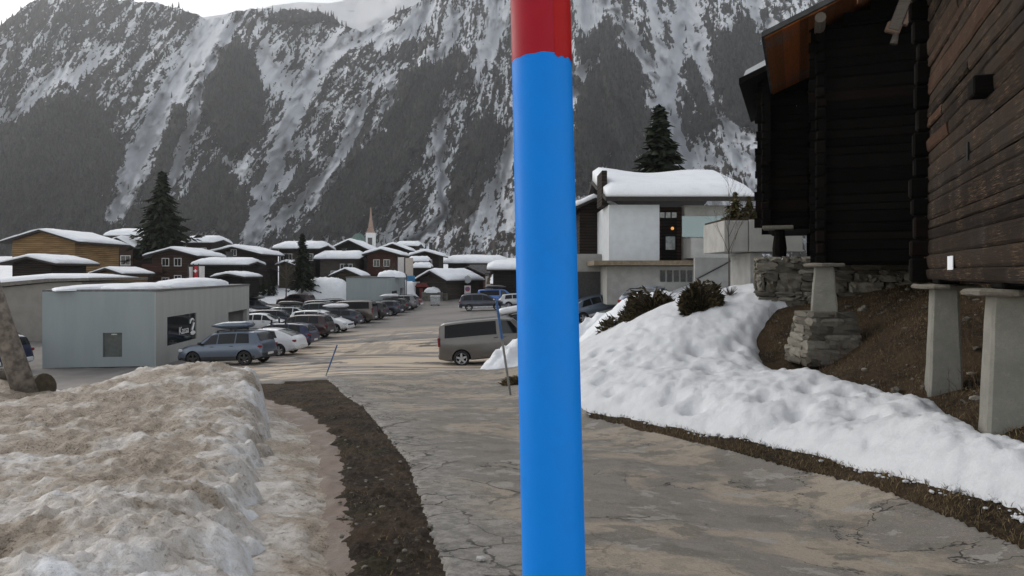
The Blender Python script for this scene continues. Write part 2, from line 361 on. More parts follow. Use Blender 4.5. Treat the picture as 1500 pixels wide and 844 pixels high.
# ---- snow
def snow_mat(name,dirt=0.,tan=(.335,.285,.228),sc=1.,white=(.80,.83,.87),sss=.0):
    t=NT(name); n1=t.noise(1.2*sc,6,.65,dist=.5); n2=t.noise(7*sc,6,.7,dist=.3); n3=t.noise(45*sc,4,.7)
    c=t.mix(t.ramp(n3,.35,.7),tuple(x*.93 for x in white),white)
    else_=t.math('MULTIPLY',t.ramp(t.noise(3.1*sc,6,.72),.45,.68),.38 if dirt==0 else .0)
    c=t.mix(else_,c,tuple(x*.72 for x in white))
    if dirt>0:
        da=t.attr('dirt')
        s_=t.math('ADD',t.math('MULTIPLY',n1,.55),t.math('MULTIPLY',n2,.45))
        s_=t.math('ADD',s_,t.math('MULTIPLY',da,.5))
        c=t.mix(t.ramp(s_,.60,.86),t.mix(t.ramp(s_,.40,.66),c,(.60,.575,.55)),tan); c=t.mix(t.math('MULTIPLY',t.ramp(s_,.74,.95),t.ramp(n3,.5,.64)),c,(.10,.072,.045))
        c=t.mix(t.math('MULTIPLY',t.ramp(t.noise(11,8,.78,dist=.6),.50,.64),t.ramp(s_,.35,.75,.15,.7)),c,(.165,.135,.105)); c=t.mix(t.math('MULTIPLY',t.ramp(t.noise(130,3,.7),.58,.70),t.ramp(s_,.5,.8,.2,.75)),c,(.12,.095,.068)); c=t.mix(t.math('MULTIPLY',t.ramp(t.math('ADD',t.noise(22*sc,5,.7),t.math('MULTIPLY',da,.12)),.66,.74),.8),c,(.09,.065,.045))
    t.out(c,.6,.2); t.bump(n2,.5 if dirt>0 else .35,.06,t.bump(n3,.6 if dirt>0 else .4,.018)); return t.mat
M_snow=snow_mat('snow',white=(.655,.675,.705)); M_bank=snow_mat('dirty_snow',1.)
# clean snow on the right-hand slope (corner points found on the terrain along the photograph's sight lines)
pl=[(846,600),(905,611),(1000,629),(1080,644),(1120,651),(1200,670),(1290,693),(1350,708),(1440,734),(1560,774)]
pu=[(1560,668),(1490,655),(1440,640),(1405,625),(1372,600),(1320,590),(1270,578),(1225,566),(1180,558),(1150,556),(1116,538),(1108,500),(1120,475),(1140,455),(1180,442),(1140,434),(1100,424)]
lo=[on_ground(*p) for p in pl]; up=[on_ground(*p) for p in pu]
up+=[(6.0,24.5),(3.6,27),(1.4,24),(.9,20)]
SNOWP=lo+up
sd_snow=poly_sd(SNOWP,GX,GY)+nz*.07+nzf*.04
def dimples(X,Y,cs,seed):
    """trodden hollows: one hollow per jittered cell"""
    rg=np.random.default_rng(seed); J=rg.random((64,64,4)); out=np.zeros_like(X)
    ci=np.floor(X/cs).astype(int); cj=np.floor(Y/cs).astype(int)
    for a in (-1,0,1):
        for b in (-1,0,1):
            j=J[(ci+a)&63,(cj+b)&63]; cx=(ci+a+j[...,0])*cs; cy=(cj+b+j[...,1])*cs; rr=cs*(.28+.3*j[...,2]); 
            d=np.hypot(X-cx,(Y-cy)*1.0)/rr; out=np.minimum(out,-(j[...,3]**1.5)*np.exp(-d**2*2.2))
    return out
th=.26*(1-np.exp(-np.maximum(sd_snow,0)/.16))
near_w=1-sstep(16,22,GY)
rough_=fbm(GX*15,GY*15,3)*.012+np.abs(fbm(GX*3.5+8,GY*3.5,3))*.05
lump=rough_+dimples(GX,GY*.8,.62,3)*.17+dimples(GX+3,GY*.9,.50,13)*.10*sstep(1.4,.5,sd_snow)+dimples(GX,GY,.30,5)*.05*sstep(.6,.1,sd_snow)+dimples(GX,GY,.42,6)*.06+fbm(GX*.9,GY*.9,3)*.10+fbm(GX*6,GY*6,4)*.028
th=th+lump*sstep(.03,.35,sd_snow)*(.35+.65*near_w)
snow=sheet('snow_slope',M_snow,sd_snow,np.maximum(th,.02),under=.12,keep=-.4)
# snow lying over the village meadows
mead=np.minimum(sstep(88,96,GY)*2-1,1)
far_sd=np.where(GY>60,-sd_lot-.4,-1.); far_sd=np.maximum(far_sd,0*far_sd-1)
farmask=np.where((GY>80)|((GX<-36)&(GY>52)),np.minimum(far_sd,3),-1)
farmask=np.where((GX>4)&(GY<74),np.minimum(poly_sd([(7.4,37),(6.8,30),(9,30),(30,44),(60,70),(60,130),(9,100),(7,75),(7.2,50)],GX,GY)-.3,3),farmask)
meadow=sheet('snow_meadow',snow_mat('meadow_snow',sc=.12),farmask+nz*.3,.35*(1-np.exp(-np.maximum(farmask,0)/.8))+fbm(GX*.12,GY*.12,4)*.5*sstep(0,3,farmask),under=.2,keep=-2.)
# icy ramp at the foot of the left bank
sd_ice=np.minimum(GX-(XB-.5),(XB+np.interp(GY,[0,3,5.5,9,12,14,16],[.3,.40,.50,.70,.62,.4,.1]))-GX)+nz*.16+nzf*.06; sd_ice=np.minimum(sd_ice,15.2-GY)
thi=.003+(.015+.10*sstep(.7,-.1,GX-XB)+np.abs(fbm(GX*4,GY*4,4))*.05)*sstep(0,.3,sd_ice)
icer=sheet('ice_ramp',M_bank,sd_ice,thi,under=.06,attrs={'dirt':.60+fbm(GX*1.1+9,GY*1.1,4)*.3-sstep(.35,.0,GX-XB)*.15})
# the dirty snow bank itself: ploughed wall along the lane, flat crusted top
sd_b=XB-GX+nz*.10+fbm(GX*1.4+5,GY*1.4,5,.6)*.30
xe=np.interp(GY,[1,12,14.5,15.6],[0,0,0,-.6]); endY=15.0-.25*np.abs(np.clip(-5.6-GX,0,9))**.75*.6+fbm(GX*.8+3,GX*.3,3)*.35
sd_b=np.minimum(sd_b,endY-GY); 
pw=np.interp(GY,[1,6,9,12,14],[.42,.40,.30,.18,.13])
prof=1-np.exp(-(np.maximum(sd_b,0)/pw)**1.15)
hb=np.interp(GY,[1,4,7,10,13],[.40,.40,.44,.55,.66])+.40*np.exp(-((GX+5.7)/1.5)**2-((GY-13.3)/2.2)**2)-.22*np.exp(-((GX+8.3)/1.1)**2-((GY-13.6)/3)**2)+.16*np.exp(-((GX+2.2)/1.)**2-((GY-4.5)/2)**2)+.10*fbm(GX*.45,GY*.45,3)
bl=fbm(GX*1.2+31,GY*1.2,4)*.10+dimples(GX,GY,.55,9)*.07+np.abs(fbm(GX*2.4+GY*1.4,GY*2.0-GX*.7,4,.55))*.12+np.abs(fbm(GX*7,GY*7,4,.6))*.055+fbm(GX*20,GY*20,3)*.022
hb=np.maximum(hb*prof+bl*sstep(.02,.4,sd_b)+(fbm(GX*5,GY*5,3)*.05+np.abs(fbm(GX*1.9+3,GY*1.9,3))*.22)*np.exp(-((sd_b-.25)/.22)**2),.015)
dirtb=.46+.13*sstep(3.5,8,GY)-.50*np.exp(-np.maximum(sd_b,0)/.45)+fbm(GX*.8+4,GY*.8,4)*.70-.12*sstep(5.5,3.,GY)+fbm(GX*2.7,GY*2.7+8,3)*.35+.10*sstep(-1,-3,GX)-np.clip(bl,-.2,.3)*1.1
bank=sheet('snow_bank',M_bank,sd_b,hb,base=GZ0-.03,under=.15,attrs={'dirt':dirtb},keep=-.35)
BANKZ=GZ0-.03+np.where(sd_b>0,hb,0)
def on_bank(px,py):
    Ys=np.linspace(3,14.5,900); P=np.stack([(px-CX)/F*Ys,Ys,CAMZ-(py-HY)/F*Ys],-1)
    for p in P[::4]:
        if p[2]<bank_z(p[0],p[1]): return Vector(p)
    return Vector(P[-1])
def bank_z(x,y):
    i=np.argmin((GX-x)**2+(GY-y)**2); return float(BANKZ.ravel()[i])

# ================================================================== mountains
def seg_field(px,py,pl,w):
    """soft 1..0 ribbon round a polyline of (x,y,width factor)"""
    d=np.full(px.shape,1e9)
    for (a,b) in zip(pl[:-1],pl[1:]):
        ex,ey=b[0]-a[0],b[1]-a[1]; L=ex*ex+ey*ey
        t=np.clip(((px-a[0])*ex+(py-a[1])*ey)/L,0,1); d=np.minimum(d,np.hypot(px-a[0]-t*ex,py-a[1]-t*ey))
    return np.exp(-(d/w)**2)
CHUTES=[([(0,210),(30,165),(70,120),(120,100),(160,70)],15,.55),([(160,310),(185,268),(205,225),(232,168),(262,112),(290,75),(318,32)],20,1.),
 ([(236,290),(262,235),(275,200),(287,160),(302,108),(328,58),(350,28)],9,.9),([(358,380),(370,335),(387,295),(405,235),(425,178),(442,138),(462,108),(485,75)],12,1.25),
 ([(442,138),(405,115),(380,85)],22,.8),([(400,330),(432,300),(470,262),(500,226),(522,185)],8,.8),([(512,215),(522,180),(533,150)],5,.8),([(563,165),(570,150),(578,132)],6,.95),
 ([(640,85),(658,62),(664,35),(662,20)],9,.9),([(725,5),(722,60),(700,85),(674,111),(655,140)],15,1.),([(655,140),(640,180),(646,235),(648,300),(652,318),(625,340),(598,358)],8,1.),
 ([(748,210),(735,250),(712,285),(690,320)],13,.6),([(560,60),(600,45),(625,10)],14,.7),([(480,75),(520,60),(560,40)],14,.8),([(455,300),(480,270),(505,245)],6,.6),
 ([(540,335),(556,300),(566,270)],5,.6),([(700,240),(693,270),(690,285)],5,.7),
 ([(1022,-60),(1008,0),(1000,40),(985,100),(972,150),(990,195),(1005,240),(1012,290)],14,1.15),([(950,-30),(958,20),(968,80),(978,120)],10,.9),([(900,15),(915,50),(932,75),(948,90),(965,130)],9,.9),
 ([(1022,70),(1035,130),(1050,165),(1080,200),(1092,205)],9,.8),([(850,-20),(862,40),(880,10)],16,.9),([(878,85),(858,105),(838,140),(830,170)],12,.8),([(905,215),(880,250),(850,290)],12,.8),
 ([(965,165),(945,195),(935,230)],8,.7),([(1130,30),(1118,70),(1100,-10)],8,.8),([(1080,225),(1110,250),(1125,290),(1060,300)],22,.65),([(700,330),(760,300),(740,345)],20,.35),([(1000,225),(1060,240)],14,.6)]
WOODS=[([(-60,230),(40,165),(110,135),(150,165),(180,230),(165,290),(150,345),(150,380),(-60,380)],1.),([(300,130),(328,62),(372,72),(388,125),(385,165),(362,210),(335,225),(298,165)],1.),
 ([(262,310),(290,262),(322,235),(340,270),(320,330),(265,335)],.9),([(455,340),(500,250),(560,190),(592,110),(660,88),(702,74),(690,120),(640,172),(600,240),(562,300),(520,345)],1.),
 ([(420,290),(440,235),(455,240),(430,300)],.7),([(838,215),(846,120),(872,85),(905,66),(928,80),(948,155),(962,205),(930,245),(850,290)],1.),([(1045,70),(1095,20),(1125,60),(1135,170),(1110,190),(1085,180),(1050,130)],1.),
 ([(1000,110),(1015,80),(1040,120),(1060,175),(1030,200),(1000,190)],.55),([(660,330),(665,230),(690,180),(720,160),(740,210),(700,310)],.55),([(185,335),(230,230),(255,150),(275,160),(255,235),(215,340)],.75),
 ([(310,330),(350,260),(365,300),(345,370)],.7),([(845,60),(875,30),(900,20),(915,50),(900,70),(860,100)],.6),([(380,20),(480,20),(490,32),(400,36),(385,28)],.7)]
def skyline(px):
    return np.interp(px,[-400,-150,-60,0,20,45,80,120,160,200,240,280,305,328,345,370,400,440,470,485,505,530,545,570,610,660,760,900,1100,1500,1900],
                        [150,110,70,37,22,2,-6,-8,-4,3,6,18,27,24,16,11,12,14,18,24,38,46,40,25,4,-20,-70,-120,-110,-90,-80])
def shear(px): return np.interp(px,[-400,600,760,900,1900],[.62,.62,.1,-.35,-.35])
MCOLS=np.linspace(-420,1920,1250); MROWS=np.linspace(0,1,300)
MX,MT=np.meshgrid(MCOLS,MROWS,indexing='xy')
sk=skyline(MX)+perlin(MX/14,MX*0+3.3)*3+perlin(MX/4,MX*0+7)*1.2
MY=445+(sk-445)*MT
def mfields(px,py):
    k=shear(px); u=px+k*(py-340)
    ch=np.zeros_like(px)
    for pl,w,s in CHUTES: ch=np.maximum(ch,seg_field(px+perlin(px/16,py/16)*6,py+perlin(px/16+40,py/16)*6,pl,w*.82)*s)
    wo=np.zeros_like(px)
    for pl,s in WOODS: wo=np.maximum(wo,s*sstep(-10,9,poly_sd(pl,px,py)+fbm(px/18,py/18,3)*16))
    st=fbm(u/16,py/46+3,4,.6)+.35*fbm(u/5,py/14,3)
    return ch,wo,st,u
ch,wo,st,uu=mfields(MX,MY)
tanE=(HY-MY)/F
DEP=860/(1-np.clip(tanE,-.2,.62)/.86)
DEP=DEP+60*ch-55*sstep(.2,1,wo)+fbm(uu/60,MY/150,4)*120+np.abs(fbm(uu/22,MY/60,4))*-50+fbm(uu/6,MY/9,3)*9
DEP=DEP+np.interp(MX,[-400,0,200,330,430,530,640,760,900,980,1060,1200,1900],[-260,-200,-60,-30,90,30,-70,-60,-90,60,-60,-100,-200])*sstep(440,250,MY)
MVX=(MX-CX)/F*DEP; MVZ=CAMZ+tanE*DEP; MVY=DEP
hf=fbm(uu/5,MY/10+9,3,.75)
ng=np.exp(-(np.abs(perlin(uu/24+perlin(uu/40,MY/60)*.8,MY/170+5))/.07)**2)*sstep(-.1,.35,fbm(uu/50+7,MY/80,3))
snowf=np.clip(ng*.42+ch*.66+.51+st*.60-wo*.64+hf*.60-.07*sstep(260,120,MX),-.3,1.5)
# far side of the ridge, falling away behind it
bx=[];by=[];bz=[]
for k in range(1,7):
    s=1+.05*k; bx.append(MVX[-1]*s); by.append(MVY[-1]*s); bz.append(MVZ[-1]-k*k*9.)
MV=np.stack([np.concatenate([MVX.ravel()]+bx),np.concatenate([MVY.ravel()]+by),np.concatenate([MVZ.ravel()]+bz)],-1)
nr=MX.shape[0]+6; nc=MX.shape[1]; mid=np.arange(nr*nc).reshape(nr,nc)
MQ=np.stack([mid[:-1,:-1],mid[:-1,1:],mid[1:,1:],mid[1:,:-1]],-1).reshape(-1,4)
sn=np.concatenate([snowf.ravel(),np.tile(snowf[-1],6)])
brush=sstep(560,700,MX)*sstep(230,340,MY)*(1-sstep(800,830,MX))+sstep(990,1060,MX)*sstep(200,260,MY)
br=np.concatenate([brush.ravel(),np.tile(brush[-1],6)])
t=NT('mountain_side'); n1=t.noise(.05,6,.75); n2=t.noise(.17,5,.75)
s_=t.math('ADD',t.attr('snowf'),t.math('ADD',t.math('MULTIPLY',t.math('SUBTRACT',n1,.5),.9),t.math('MULTIPLY',t.math('SUBTRACT',n2,.5),.7)))
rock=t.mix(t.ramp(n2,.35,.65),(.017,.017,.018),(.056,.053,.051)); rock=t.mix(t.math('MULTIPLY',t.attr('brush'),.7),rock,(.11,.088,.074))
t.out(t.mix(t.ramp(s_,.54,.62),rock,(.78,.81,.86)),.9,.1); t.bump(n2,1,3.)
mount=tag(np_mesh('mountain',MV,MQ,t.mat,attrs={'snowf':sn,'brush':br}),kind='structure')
# snowy summit far behind the saddle
FX=np.linspace(100,1150,260); FT=np.linspace(0,1,60); fx,ft=np.meshgrid(FX,FT)
fs=np.interp(fx,[100,300,380,400,440,480,500,530,600,700,900,1150],[70,25,14,8,3,5,2,-9,-40,-70,-60,-40])
fy=200+(fs-200)*ft; fd=2600+(200-fy)*7+fbm(fx/70,fy/40,4)*220
fV=np.stack([(fx-CX)/F*fd,fd,CAMZ+(HY-fy)/F*fd],-1).reshape(-1,3)
i_=np.arange(60*260).reshape(60,260); fq=np.stack([i_[:-1,:-1],i_[:-1,1:],i_[1:,1:],i_[1:,:-1]],-1).reshape(-1,4)
t=NT('summit_snow'); n=t.noise(.012,6,.6); t.out(t.mix(t.ramp(n,.62,.72),(.80,.82,.86),(.45,.45,.47)),.9,.1)
summit=tag(np_mesh('snowy_summit',fV,fq,t.mat),kind='structure')
# conifers on the mountain side: too many to count, one object
NCAND=150000
tx=RNG.uniform(-200,1700,NCAND); tt=RNG.random(NCAND)**.9
def bil(A,fx_,fy_):
    x0=np.clip(fx_.astype(int),0,A.shape[1]-2); y0=np.clip(fy_.astype(int),0,A.shape[0]-2); dx=fx_-x0; dy=fy_-y0
    return (A[y0,x0]*(1-dx)+A[y0,x0+1]*dx)*(1-dy)+(A[y0+1,x0]*(1-dx)+A[y0+1,x0+1]*dx)*dy
gx=(tx+420)/2340*(len(MCOLS)-1); gy=tt*(len(MROWS)-1)
tch=bil(ch,gx,gy); two=bil(wo,gx,gy); tst=bil(st,gx,gy); tsn=bil(snowf,gx,gy)
prob=np.clip(.04+.22*sstep(.85,.3,tsn)+.70*two**1.3-.75*tch,.006,1)*np.where(tt>.985,.7,1)
prob=prob*np.where((tx>560)&(tx<800)&(tt<.35)&(two<.4),.35,1)
kp=RNG.random(NCAND)<prob*.62
tx,tt,gx,gy=tx[kp],tt[kp],gx[kp],gy[kp]
bxx=bil(MVX,gx,gy); byy=bil(MVY,gx,gy); bzz=bil(MVZ,gx,gy)
nt=len(tx); th_=RNG.uniform(6,12.5,nt)*np.clip(byy/1150,.8,1.25); tr_=th_*RNG.uniform(.15,.21,nt); a0=RNG.uniform(0,6.28,nt)
tv=[];tf=[]; NS=5; per=2*(NS+1)
for tier,(zb,ztp,rk) in enumerate(((.02,.72,1.),(.40,1.,.62))):
    for k in range(NS):
        a=a0+2*PI*k/NS+tier*.6; rj=RNG.uniform(.7,1.25,nt)
        tv.append(np.stack([bxx+np.cos(a)*tr_*rk*rj,byy+np.sin(a)*tr_*rk*rj,bzz+th_*zb+RNG.uniform(-.05,.07,nt)*th_],-1))
    tv.append(np.stack([bxx,byy,bzz+th_*ztp],-1))
TV=np.stack(tv,1).reshape(-1,3); base=np.arange(nt)*per
for tier in range(2):
    o_=tier*(NS+1)
    for k in range(NS): tf.append(np.stack([base+o_+k,base+o_+(k+1)%NS,base+o_+NS],-1))
t=NT('far_conifer'); g=t.n.new('ShaderNodeNewGeometry').outputs['Random Per Island']; n=t.noise(.03,4); t.out(t.mix(t.ramp(t.math('MULTIPLY',g,t.math('ADD',n,.5)),.1,.95),(.006,.008,.007),(.046,.046,.041)),.95,.05)
wood=tag(np_mesh('conifer_forest',TV,np.concatenate(tf),t.mat,smooth=False),kind='stuff')
print('mountain conifers',nt)
# ------------------------------------------------------------------ valley air
if HAZE>0:
    t=bpy.data.materials.new('haze'); t.use_nodes=True; t.node_tree.nodes.clear()
    o_=t.node_tree.nodes.new('ShaderNodeOutputMaterial'); pv=t.node_tree.nodes.new('ShaderNodeVolumePrincipled')
    pv.inputs['Color'].default_value=(.84,.88,.94,1); pv.inputs['Density'].default_value=HAZE; pv.inputs['Anisotropy'].default_value=.5
    t.node_tree.links.new(pv.outputs[0],o_.inputs['Volume'])
    mb=MB(); mb.box(-3200,3200,-60,4700,-8,1750); hz=mb.build('haze',t); tag(hz,kind='stuff')

# ================================================================== the big painted marker pole right in front of the lens
dirp=Vector((.0093,-.04,-.4686)).normalized(); Ptop=Vector((.0238,.622,CAMZ+.4*.622/1.083))
def ppt(s): return Ptop+dirp*s            # s metres down from the point at the photograph's upper border
def paint(name,c,c2):
    t=NT(name); n=t.noise(30,5,.6); s=t.noise(1,4,.6,co=t.co('Object',(120,120,4)))
    t.out(t.mix(t.ramp(n,.35,.7),c,c2),t.ramp(n,.3,.7,.40,.52),.14); sc2=t.noise(1,4,.6,co=t.co('Object',(300,300,40))); sm=t.noise(14,4,.6); t.out(t.mix(t.math('MULTIPLY',t.ramp(sc2,.70,.76),t.ramp(sm,.52,.66)),t.mix(t.math('MULTIPLY',t.ramp(t.noise(25,6,.7),.55,.75),.22),t.mix(t.ramp(n,.35,.7),c,c2),tuple(x*.6 for x in c)),(.35,.36,.37)))
    sc=t.noise(1,3,.5,co=t.co('Object',(60,60,900))); t.bump(sc,.05,.001); return t.mat
M_pblue=paint('blue_paint',(.0012,.195,.68),(.0018,.203,.71)); M_pred=paint('red_paint',(.30,.008,.020),(.33,.010,.022)); M_pred2=paint('red_tape',(.33,.004,.006),(.36,.007,.008))
pole=thing('marker_pole','thick glossy blue marker pole with red top standing in the middle of the picture','marker pole',(0,0,0))
SEAM=.0855*1.0
mb=MB(); mb.tube([ppt(s) for s in np.linspace(.0,1.9,40)],[.02500]*40,64,False)
sh=mb.build('shaft',M_pblue,pole,True)
# red collar with a slightly wavy lower edge
def ring_part(name,mat,s0,s1f,r,a0,a1,n=96):
    ax=dirp; e1=Vector((1,0,0)); e1=(e1-ax*e1.dot(ax)).normalized(); e2=ax.cross(e1)
    rows=[]
    for q in np.linspace(0,1,14):
        row=[]
        for k in range(n+1):
            a=a0+(a1-a0)*k/n; s=s0+(s1f(a)-s0)*q; row.append(ppt(s)+(e1*math.cos(a)+e2*math.sin(a))*r)
        rows.append(row)
    m=MB(); m.grid(rows); return m.build(name,mat,pole,True)
ring_part('red_band',M_pred,-.62,lambda a:.0550+.0004*math.sin(a*3+1)+.0003*math.sin(a*11),.02512,0,2*PI)
ring_part('red_tape',M_pred2,-.62,lambda a:.0566+.0008*math.sin(a*7+1)+.0009*math.sin(a*19),.02532,-.9,1.19,60)

# ================================================================== building helpers
def wood_mat(name,dark,mid,hi,hamt=.25,sc=1.,grey=0.):
    t=NT(name); g=t.n.new('ShaderNodeNewGeometry').outputs['Random Per Island']
    st=t.noise(1,5,.65,co=t.co('Object',(1.3*sc,1.3*sc,22*sc)),dist=.2); fine=t.noise(1,5,.7,co=t.co('Object',(4*sc,4*sc,110*sc))); bl=t.noise(2.2*sc,5,.65)
    c=t.mix(t.ramp(g,.0,.75),dark,mid); c=t.mix(t.math('MULTIPLY',t.ramp(g,.80,.95),.8),c,tuple(x*f for x,f in zip(mid,(1.7,1.25,1.05)))); c=t.mix(t.math('MULTIPLY',t.ramp(t.noise(.9*sc,4,.6),.5,.68),.6),c,tuple(sum(mid)/3*x for x in (1.15,1.1,1.05))); c=t.mix(t.math('MULTIPLY',t.ramp(st,.45,.7),.55),c,mid)
    c=t.mix(t.math('MULTIPLY',t.math('MULTIPLY',t.ramp(fine,.5,.68),t.ramp(bl,.44,.66)),hamt),c,hi)
    c=t.mix(t.math('MULTIPLY',t.ramp(fine,.5,.25),.6),c,tuple(x*.45 for x in dark))
    t.out(c,.9,.08); t.bump(fine,.5,.01,t.bump(st,.5,.015)); return t.mat
M_black=wood_mat('black_timber',(.0022,.0020,.0019),(.0055,.0048,.0044),(.04,.034,.03),.30)
M_brown=wood_mat('brown_timber',(.013,.0100,.0082),(.038,.0275,.0210),(.24,.155,.095),.9)
M_orange=wood_mat('soffit_boards',(.10,.036,.013),(.20,.075,.026),(.26,.12,.05),.4)
M_greywood=wood_mat('grey_timber',(.06,.052,.045),(.15,.13,.11),(.25,.22,.19),.5)
M_slate=simple('roof_slate',(.05,.05,.052),.8,.4,3,bump=.5,bscale=9)
M_granite=None
t=NT('granite'); n=t.noise(3.5,6,.7); n2=t.noise(90,3,.7); n3=t.noise(14,5,.7); c=t.mix(t.ramp(n,.3,.7),(.20,.198,.175),(.255,.25,.222)); c=t.mix(t.math('MULTIPLY',t.ramp(n3,.60,.68),.5),c,(.30,.29,.20)); c=t.mix(t.math('MULTIPLY',t.ramp(n2,.55,.7),.5),c,(.10,.10,.09)); t.out(c,.9,.15); t.bump(n2,.6,.012,t.bump(n3,.5,.02)); M_granite=t.mat
M_fstone=None
t=NT('field_stone'); g=t.n.new('ShaderNodeNewGeometry').outputs['Random Per Island']; n=t.noise(6,6,.7); n2=t.noise(30,4,.7)
c=t.mix(t.ramp(g,0,1),(.085,.078,.066),(.22,.205,.175)); c=t.mix(t.math('MULTIPLY',t.ramp(n,.45,.7),.6),c,(.13,.115,.085)); c=t.mix(t.math('MULTIPLY',t.ramp(n2,.5,.7),.5),c,(.05,.045,.038))
t.out(c,.9,.2); t.bump(n,.8,.03,t.bump(n2,.5,.01)); M_fstone=t.mat
def logs(mb,x0,x1,z0,z1,rg,h=.2,bul=.035,y=0.,ext=(0,0),jit=.012,segs=None,dep=.14,M=None):
    """a log wall in the local x-z plane at y, bulging towards -y; ext lets ends stick out"""
    z=z0; L=x1-x0; k=0
    while z<z1-.02:
        hh=min(h*rg.uniform(.62,1.38),z1-z); 
        if z1-z-hh<.06: hh=z1-z
        e0=ext[0]*rg.uniform(.75,1.1); e1=ext[1]*rg.uniform(.75,1.1)
        xa,xb=x0-e0,x1+e1; cuts=[xa]
        if rg.random()<.35 and L>2.5: cuts.append(xa+(xb-xa)*rg.uniform(.2,.8))
        if rg.random()<.1 and L>4: cuts.append(xa+(xb-xa)*rg.uniform(.2,.8))
        cuts=sorted(cuts)+[xb]
        for ca,cb in zip(cuts[:-1],cuts[1:]):
            if cb-ca<.1: continue
            n=segs or max(2,int((cb-ca)/.5)); xs=np.linspace(ca+.003,cb-.003,n+1); yo=rg.uniform(-jit,jit); tw=rg.uniform(-.012,.012); rows=[]
            for x in xs:
                j=yo+rg.uniform(-.007,.007); g0=rg.uniform(.0,.005); g1=rg.uniform(.0,.006); bb=bul*rg.uniform(.6,1.1)
                ring=[(x,y+dep,z+g0),(x,y-bb*.3+j,z+g0),(x,y-bb+j,z+hh*.16+tw*0),(x,y-bb*1.05+j+tw,z+hh*.55),(x,y-bb+j+tw*1.5,z+hh*.86),(x,y-bb*.3+j,z+hh-g1),(x,y+dep,z+hh-g1)]
                rows.append([Vector(p) if M is None else M@Vector(p) for p in ring])
            o=len(mb.v); mb.grid(rows); m=7
            mb.f.append(tuple(o+i for i in range(m))); mb.f.append(tuple(o+n*m+i for i in range(m))[::-1]); mb.m+= [0,0]
        z+=hh; k+=1
    return mb
def log_ends(mb,x,y,z0,z1,rg,w=.17,dep=.3,h=.2,M=None):
    """cut ends of cross logs stepping out of a corner, towards -y"""
    z=z0
    while z<z1-.05:
        hh=h*rg.uniform(.82,1.2)
        d=dep*rg.uniform(.6,1.1); ww=w*rg.uniform(.85,1.1)
        mb.bbox(x-ww/2,x+ww/2,y-d,y+.1,z+.012,z+hh-.012,.03,M=M); z+=hh
    return mb
def rough_block(mb,c,sx,sy,sz,rg,rz=0.,j=.14):
    """an irregular stone"""
    bm=bmesh.new(); bmesh.ops.create_cube(bm,size=1); bmesh.ops.subdivide_edges(bm,edges=bm.edges[:],cuts=2,use_grid_fill=True)
    vs=[]; cr,sr=math.cos(rz),math.sin(rz)
    for v in bm.verts:
        p=v.co.copy(); q=p.normalized()*.62; p=p*.62+q*.38
        p=Vector((p.x*(1+rg.uniform(-j,j)),p.y*(1+rg.uniform(-j,j)),p.z*(1+rg.uniform(-j,j))))
        p=Vector((p.x*sx,p.y*sy,p.z*sz)); vs.append(Vector((p.x*cr-p.y*sr,p.x*sr+p.y*cr,p.z))+Vector(c))
    bm.verts.index_update(); fs=[[v.index for v in f.verts] for f in bm.faces]; bm.free(); mb.add(vs,fs)
AV=Vector((.36,.93,0)).normalized(); VV=Vector((AV.y,-AV.x,0))          # along / across the row of old barns
def frame(o,ex):
    """object whose local x runs along ex (unit, horizontal)"""
    return math.atan2(ex.y,ex.x)
def gable_roof(parent,W,L,zE,pitch,oh,of,thick=.16,snow=.0,mats=None,slate=True,xo=0):
    """local: ridge along y, x across; front at y=0"""
    hw=W/2; zr=zE+hw*pitch; th=thick
    m=MB()
    for s in (-1,1):
        e=hw+oh; poly=[(s*e+xo,zE-oh*pitch),(xo,zr),(xo,zr+th),(s*e+xo,zE-oh*pitch+th)]
        m.prism(poly,1,-of,L+of)
    r=m.build('roof',mats[0],parent)
    return r
# ================================================================== near barn on stone stilts (brown face running towards us)
rg=random.Random(3)
C1=Vector((6.48,11.5,0)); L1=5.8; W1=4.2; Z1=1.5; H1=6.6
def M_from(o,ex):
    return Matrix.Translation(o)@Matrix.Rotation(math.atan2(ex.y,ex.x),4,'Z')
barn=thing('timber_barn','weathered brown log barn on tapered stone stilts at the right edge of the picture','barn',C1,math.atan2(-AV.y,-AV.x))
# local x = towards us along the wall, local y: +y is to the right of that direction
# for ex=-AV the left normal is (AV.y.. ) -> outer side is local -y when looking along x
mb=MB(); logs(mb,0,L1,Z1,H1,rg,.205,.03,0,(.12,.2),.014); mb.build('front_wall',M_brown,barn)
R90=Matrix.Rotation(PI/2,4,'Z')
mb=MB(); logs(mb,0,W1,Z1,H1,rg,.205,.03,0,(.0,.2),M=Matrix.Rotation(PI/2,4,'Z')@Matrix.Scale(-1,4,Vector((0,1,0)))@Matrix.Translation((0,.0,0))); mb.build('end_wall',M_black,barn)
mb=MB(); logs(mb,0,W1,Z1,H1,rg,.205,.03,0,(.0,.2),M=Matrix.Translation((L1,0,0))@Matrix.Rotation(PI/2,4,'Z')); mb.build('end_wall',M_brown,barn)
mb=MB(); logs(mb,0,L1,Z1,H1,rg,.205,.03,0,(.12,.2),M=Matrix.Translation((0,W1,0))@Matrix.Scale(-1,4,Vector((0,1,0)))); mb.build('back_wall',M_brown,barn)
mb=MB(); log_ends(mb,.05,-.0,Z1-.05,H1,rg,.19,.27,.33); mb.build('corner_log_ends',M_black,barn)
mb=MB(); mb.box(.05,L1-.05,.05,W1-.05,Z1-.02,Z1+.06); mb.build('floor',M_black,barn)
for (x,z,w_,h_,d_) in ((4.05,3.55,.30,.20,.20),): 
    mb=MB(); mb.bbox(x-w_/2,x+w_/2,-d_,.1,z-h_/2,z+h_/2,.015); mb.build('beam_end',M_black,barn)
